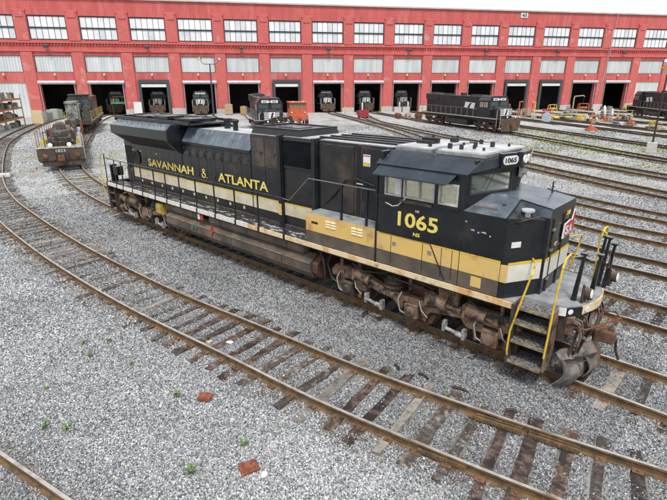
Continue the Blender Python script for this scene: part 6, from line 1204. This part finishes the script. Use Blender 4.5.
# ---------------------------------------------------------------- small things on the ballast
def rag(loc, label, s_, seed):
    rr = random.Random(seed); b = MB(); n = 7; vs = []
    for i in range(n+1):
        for j in range(n+1):
            u, v = i/n-.5, j/n-.5; vs.append((u*s_*(1+.15*rr.random()), v*s_*.8*(1+.15*rr.random()), .035+rr.uniform(0, .045)))
    b.add(vs, [(i*(n+1)+j, (i+1)*(n+1)+j, (i+1)*(n+1)+j+1, i*(n+1)+j+1) for i in range(n) for j in range(n)])
    k = len(b.v); b.v += [(x, y, 0) for x, y, z in b.v[:k]]; W_ = n+1
    for i in range(n): b.f += [(i*W_, k+i*W_, k+(i+1)*W_, (i+1)*W_), (i*W_+n, (i+1)*W_+n, k+(i+1)*W_+n, k+i*W_+n), (i, i+1, k+i+1, k+i), (n*W_+i, k+n*W_+i, k+n*W_+i+1, n*W_+i+1)]
    o = b.build('rust_flake', mat('orange_rust', (.3, .09, .04), (.17, .06, .035), rough=.9, scale=9, lo=.42, hi=.58, bump=1), None); o.location = (*loc, ground_z(*loc)+.02); o.rotation_euler = (0, 0, rr.uniform(0, 3)); tag(o, label, 'scrap plate', 'orange-brown scrap plates on the ballast')
rag((-1.8, -6.25), 'small orange-brown scrap plate on the ballast, left one of two', .26, 1); rag((.42, -6.85), 'wider orange-brown scrap plate nearest the camera, beside a white stone', .30, 2)
def stone(loc, label, s_, ma, seed):
    rr = random.Random(seed); b = MB(); n = 8; prof = [(0, .5), (.25, .9+rr.random()*.2), (.55, .8), (.85, .35)]
    b.lathe((0, 0, 0), (0, 0, 1), [(a*s_*.6, r_*s_) for a, r_ in prof], n); b.v = [(x*(1+rr.uniform(-.2, .2)), y*.7*(1+rr.uniform(-.2, .2)), z*(1+rr.uniform(-.15, .15))) for x, y, z in b.v]
    o = b.build('stone', ma, None); o.location = (*loc, ground_z(*loc)+.01); o.rotation_euler = (0, 0, rr.uniform(0, 6)); tag(o, label, 'stone')
st_w = mat('stone_white', (.75, .74, .7), rough=.8); st_t = mat('stone_tan', (.62, .42, .2), (.5, .36, .2), rough=.8)
stone((.72, -6.75), 'large white stone right of the wider scrap plate', .085, st_w, 3); stone((-3.6, -4.92), 'pale tan stone between the foreground rails', .085, st_t, 4); stone((-.25, -1.05), 'orange-tan stone under the front truck of the big locomotive', .1, st_t, 5)
stone((-3.2, -4.6), 'white stone between the foreground rails, beside the tan one', .09, st_w, 6)
dkm = mat('oily_scrap', (.05, .02, .018), (.03, .015, .012), rough=.6, bump=1)
for k, (x, y, lab) in enumerate(((.6, -2.7, 'farthest left of four'), (1.25, -2.6, 'second of four from the left'), (2.1, -2.5, 'third of four, a short bar'), (3.2, -2.45, 'rightmost of four, a curved piece'))):
    b = MB(); l = .11+.03*(k % 3); b.tube([(-l, 0, .02), (-l*.3, .02, .035), (l*.4, .025, .035), (l, 0, .02)], .028, 6); o = b.build('brake_shoe', dkm, None); o.location = (x, y, ground_z(x, y)+.02); o.rotation_euler = (0, 0, R(-30+20*k)); tag(o, 'dark worn brake shoe lying before the steps, '+lab, 'brake shoe', 'worn brake shoes on the ballast')
leafm = mat('weed_leaf', (.1, .2, .06), (.18, .28, .09), rough=.6, scale=30)
def weed(loc, label, seed, h=.16):
    rr = random.Random(seed); b = MB()
    for k in range(14):
        a = rr.uniform(0, 2*pi); L_ = h*rr.uniform(.5, 1.1); wv = L_*.16; ox, oy = rr.uniform(-.03, .03), rr.uniform(-.03, .03); ca, sa = cos(a), sin(a); up1, up2 = L_*rr.uniform(.4, .8), L_*rr.uniform(.5, 1.0)
        b.add([(ox, oy, 0), (ox+ca*L_*.35-sa*wv, oy+sa*L_*.35+ca*wv, up1), (ox+ca*L_*.75, oy+sa*L_*.75, up2), (ox+ca*L_*.35+sa*wv, oy+sa*L_*.35-ca*wv, up1+.005)], [(0, 1, 2, 3)])
    o = b.build('weed', leafm, None); o.location = (*loc, ground_z(*loc)+.02); tag(o, label, 'weed', 'small green weeds growing in the ballast')
for k, (x, y, h, lab) in enumerate(((-.2, -7.6, .2, 'broad green weed nearest the camera, below the scrap plates'), (-6.0, -7.1, .14, 'small green weed farthest left near the curving rail'), (-5.3, -7.2, .13, 'tiny weed second from the far left'), (-4.2, -6.7, .12, 'tiny weed just left of the foreground track\'s tie ends'), (-2.3, -6.6, .17, 'green weed left of the small scrap plate'), (-3.2, -8.9, .16, 'green weed in the lower left, left one of a pair'), (-2.9, -8.6, .15, 'green weed in the lower left, right one of a pair'), (-.1, -6.55, .15, 'green weed above the wider scrap plate'), (-5.6, -6.6, .1, 'faint weed tuft at the outer rail of the curve'), (2.0, -2.9, .1, 'lone weed beside the foreground rail, before the steps'), (-4.6, -8.4, .1, 'faint tuft at the left of the picture\'s foreground'))):
    weed((x, y), lab, k+20, h)
# ground cover of weeds between the far tracks
def groundcover():
    rr = random.Random(9); b = MB()
    for cx_, cy_, sx, sy, n in ((-11.5, 44.8, 6, 2.0, 1000), (-6.5, 41.2, 5, 1.5, 700), (-14, 52, 7, 2, 350), (-3, 45.5, 4, 1.6, 300), (0, 33, 3.5, 1, 150), (-12, 38.5, 5, 1.2, 200), (-20, 57, 5, 1.6, 200), (-4, 24.2, 2.6, .4, 80)):
        for _ in range(n):
            u, v = rr.gauss(0, .5), rr.gauss(0, .5); a0 = R(-33); x = cx_+u*sx*cos(a0)-v*sy*sin(a0); y = cy_+u*sx*sin(a0)+v*sy*cos(a0); h = rr.uniform(.04, .13); a = rr.uniform(0, 6.28); wv = .1
            b.add([(x-wv*cos(a), y-wv*sin(a), GZ), (x+wv*cos(a), y+wv*sin(a), GZ), (x+wv*.4*sin(a), y-wv*.4*cos(a), GZ+h)], [(0, 1, 2)])
    tag(b.build('ground_cover', mat('dry_weeds', (.4, .4, .12), (.26, .3, .1), rough=.8, scale=1.5), None), kind='stuff')
groundcover()
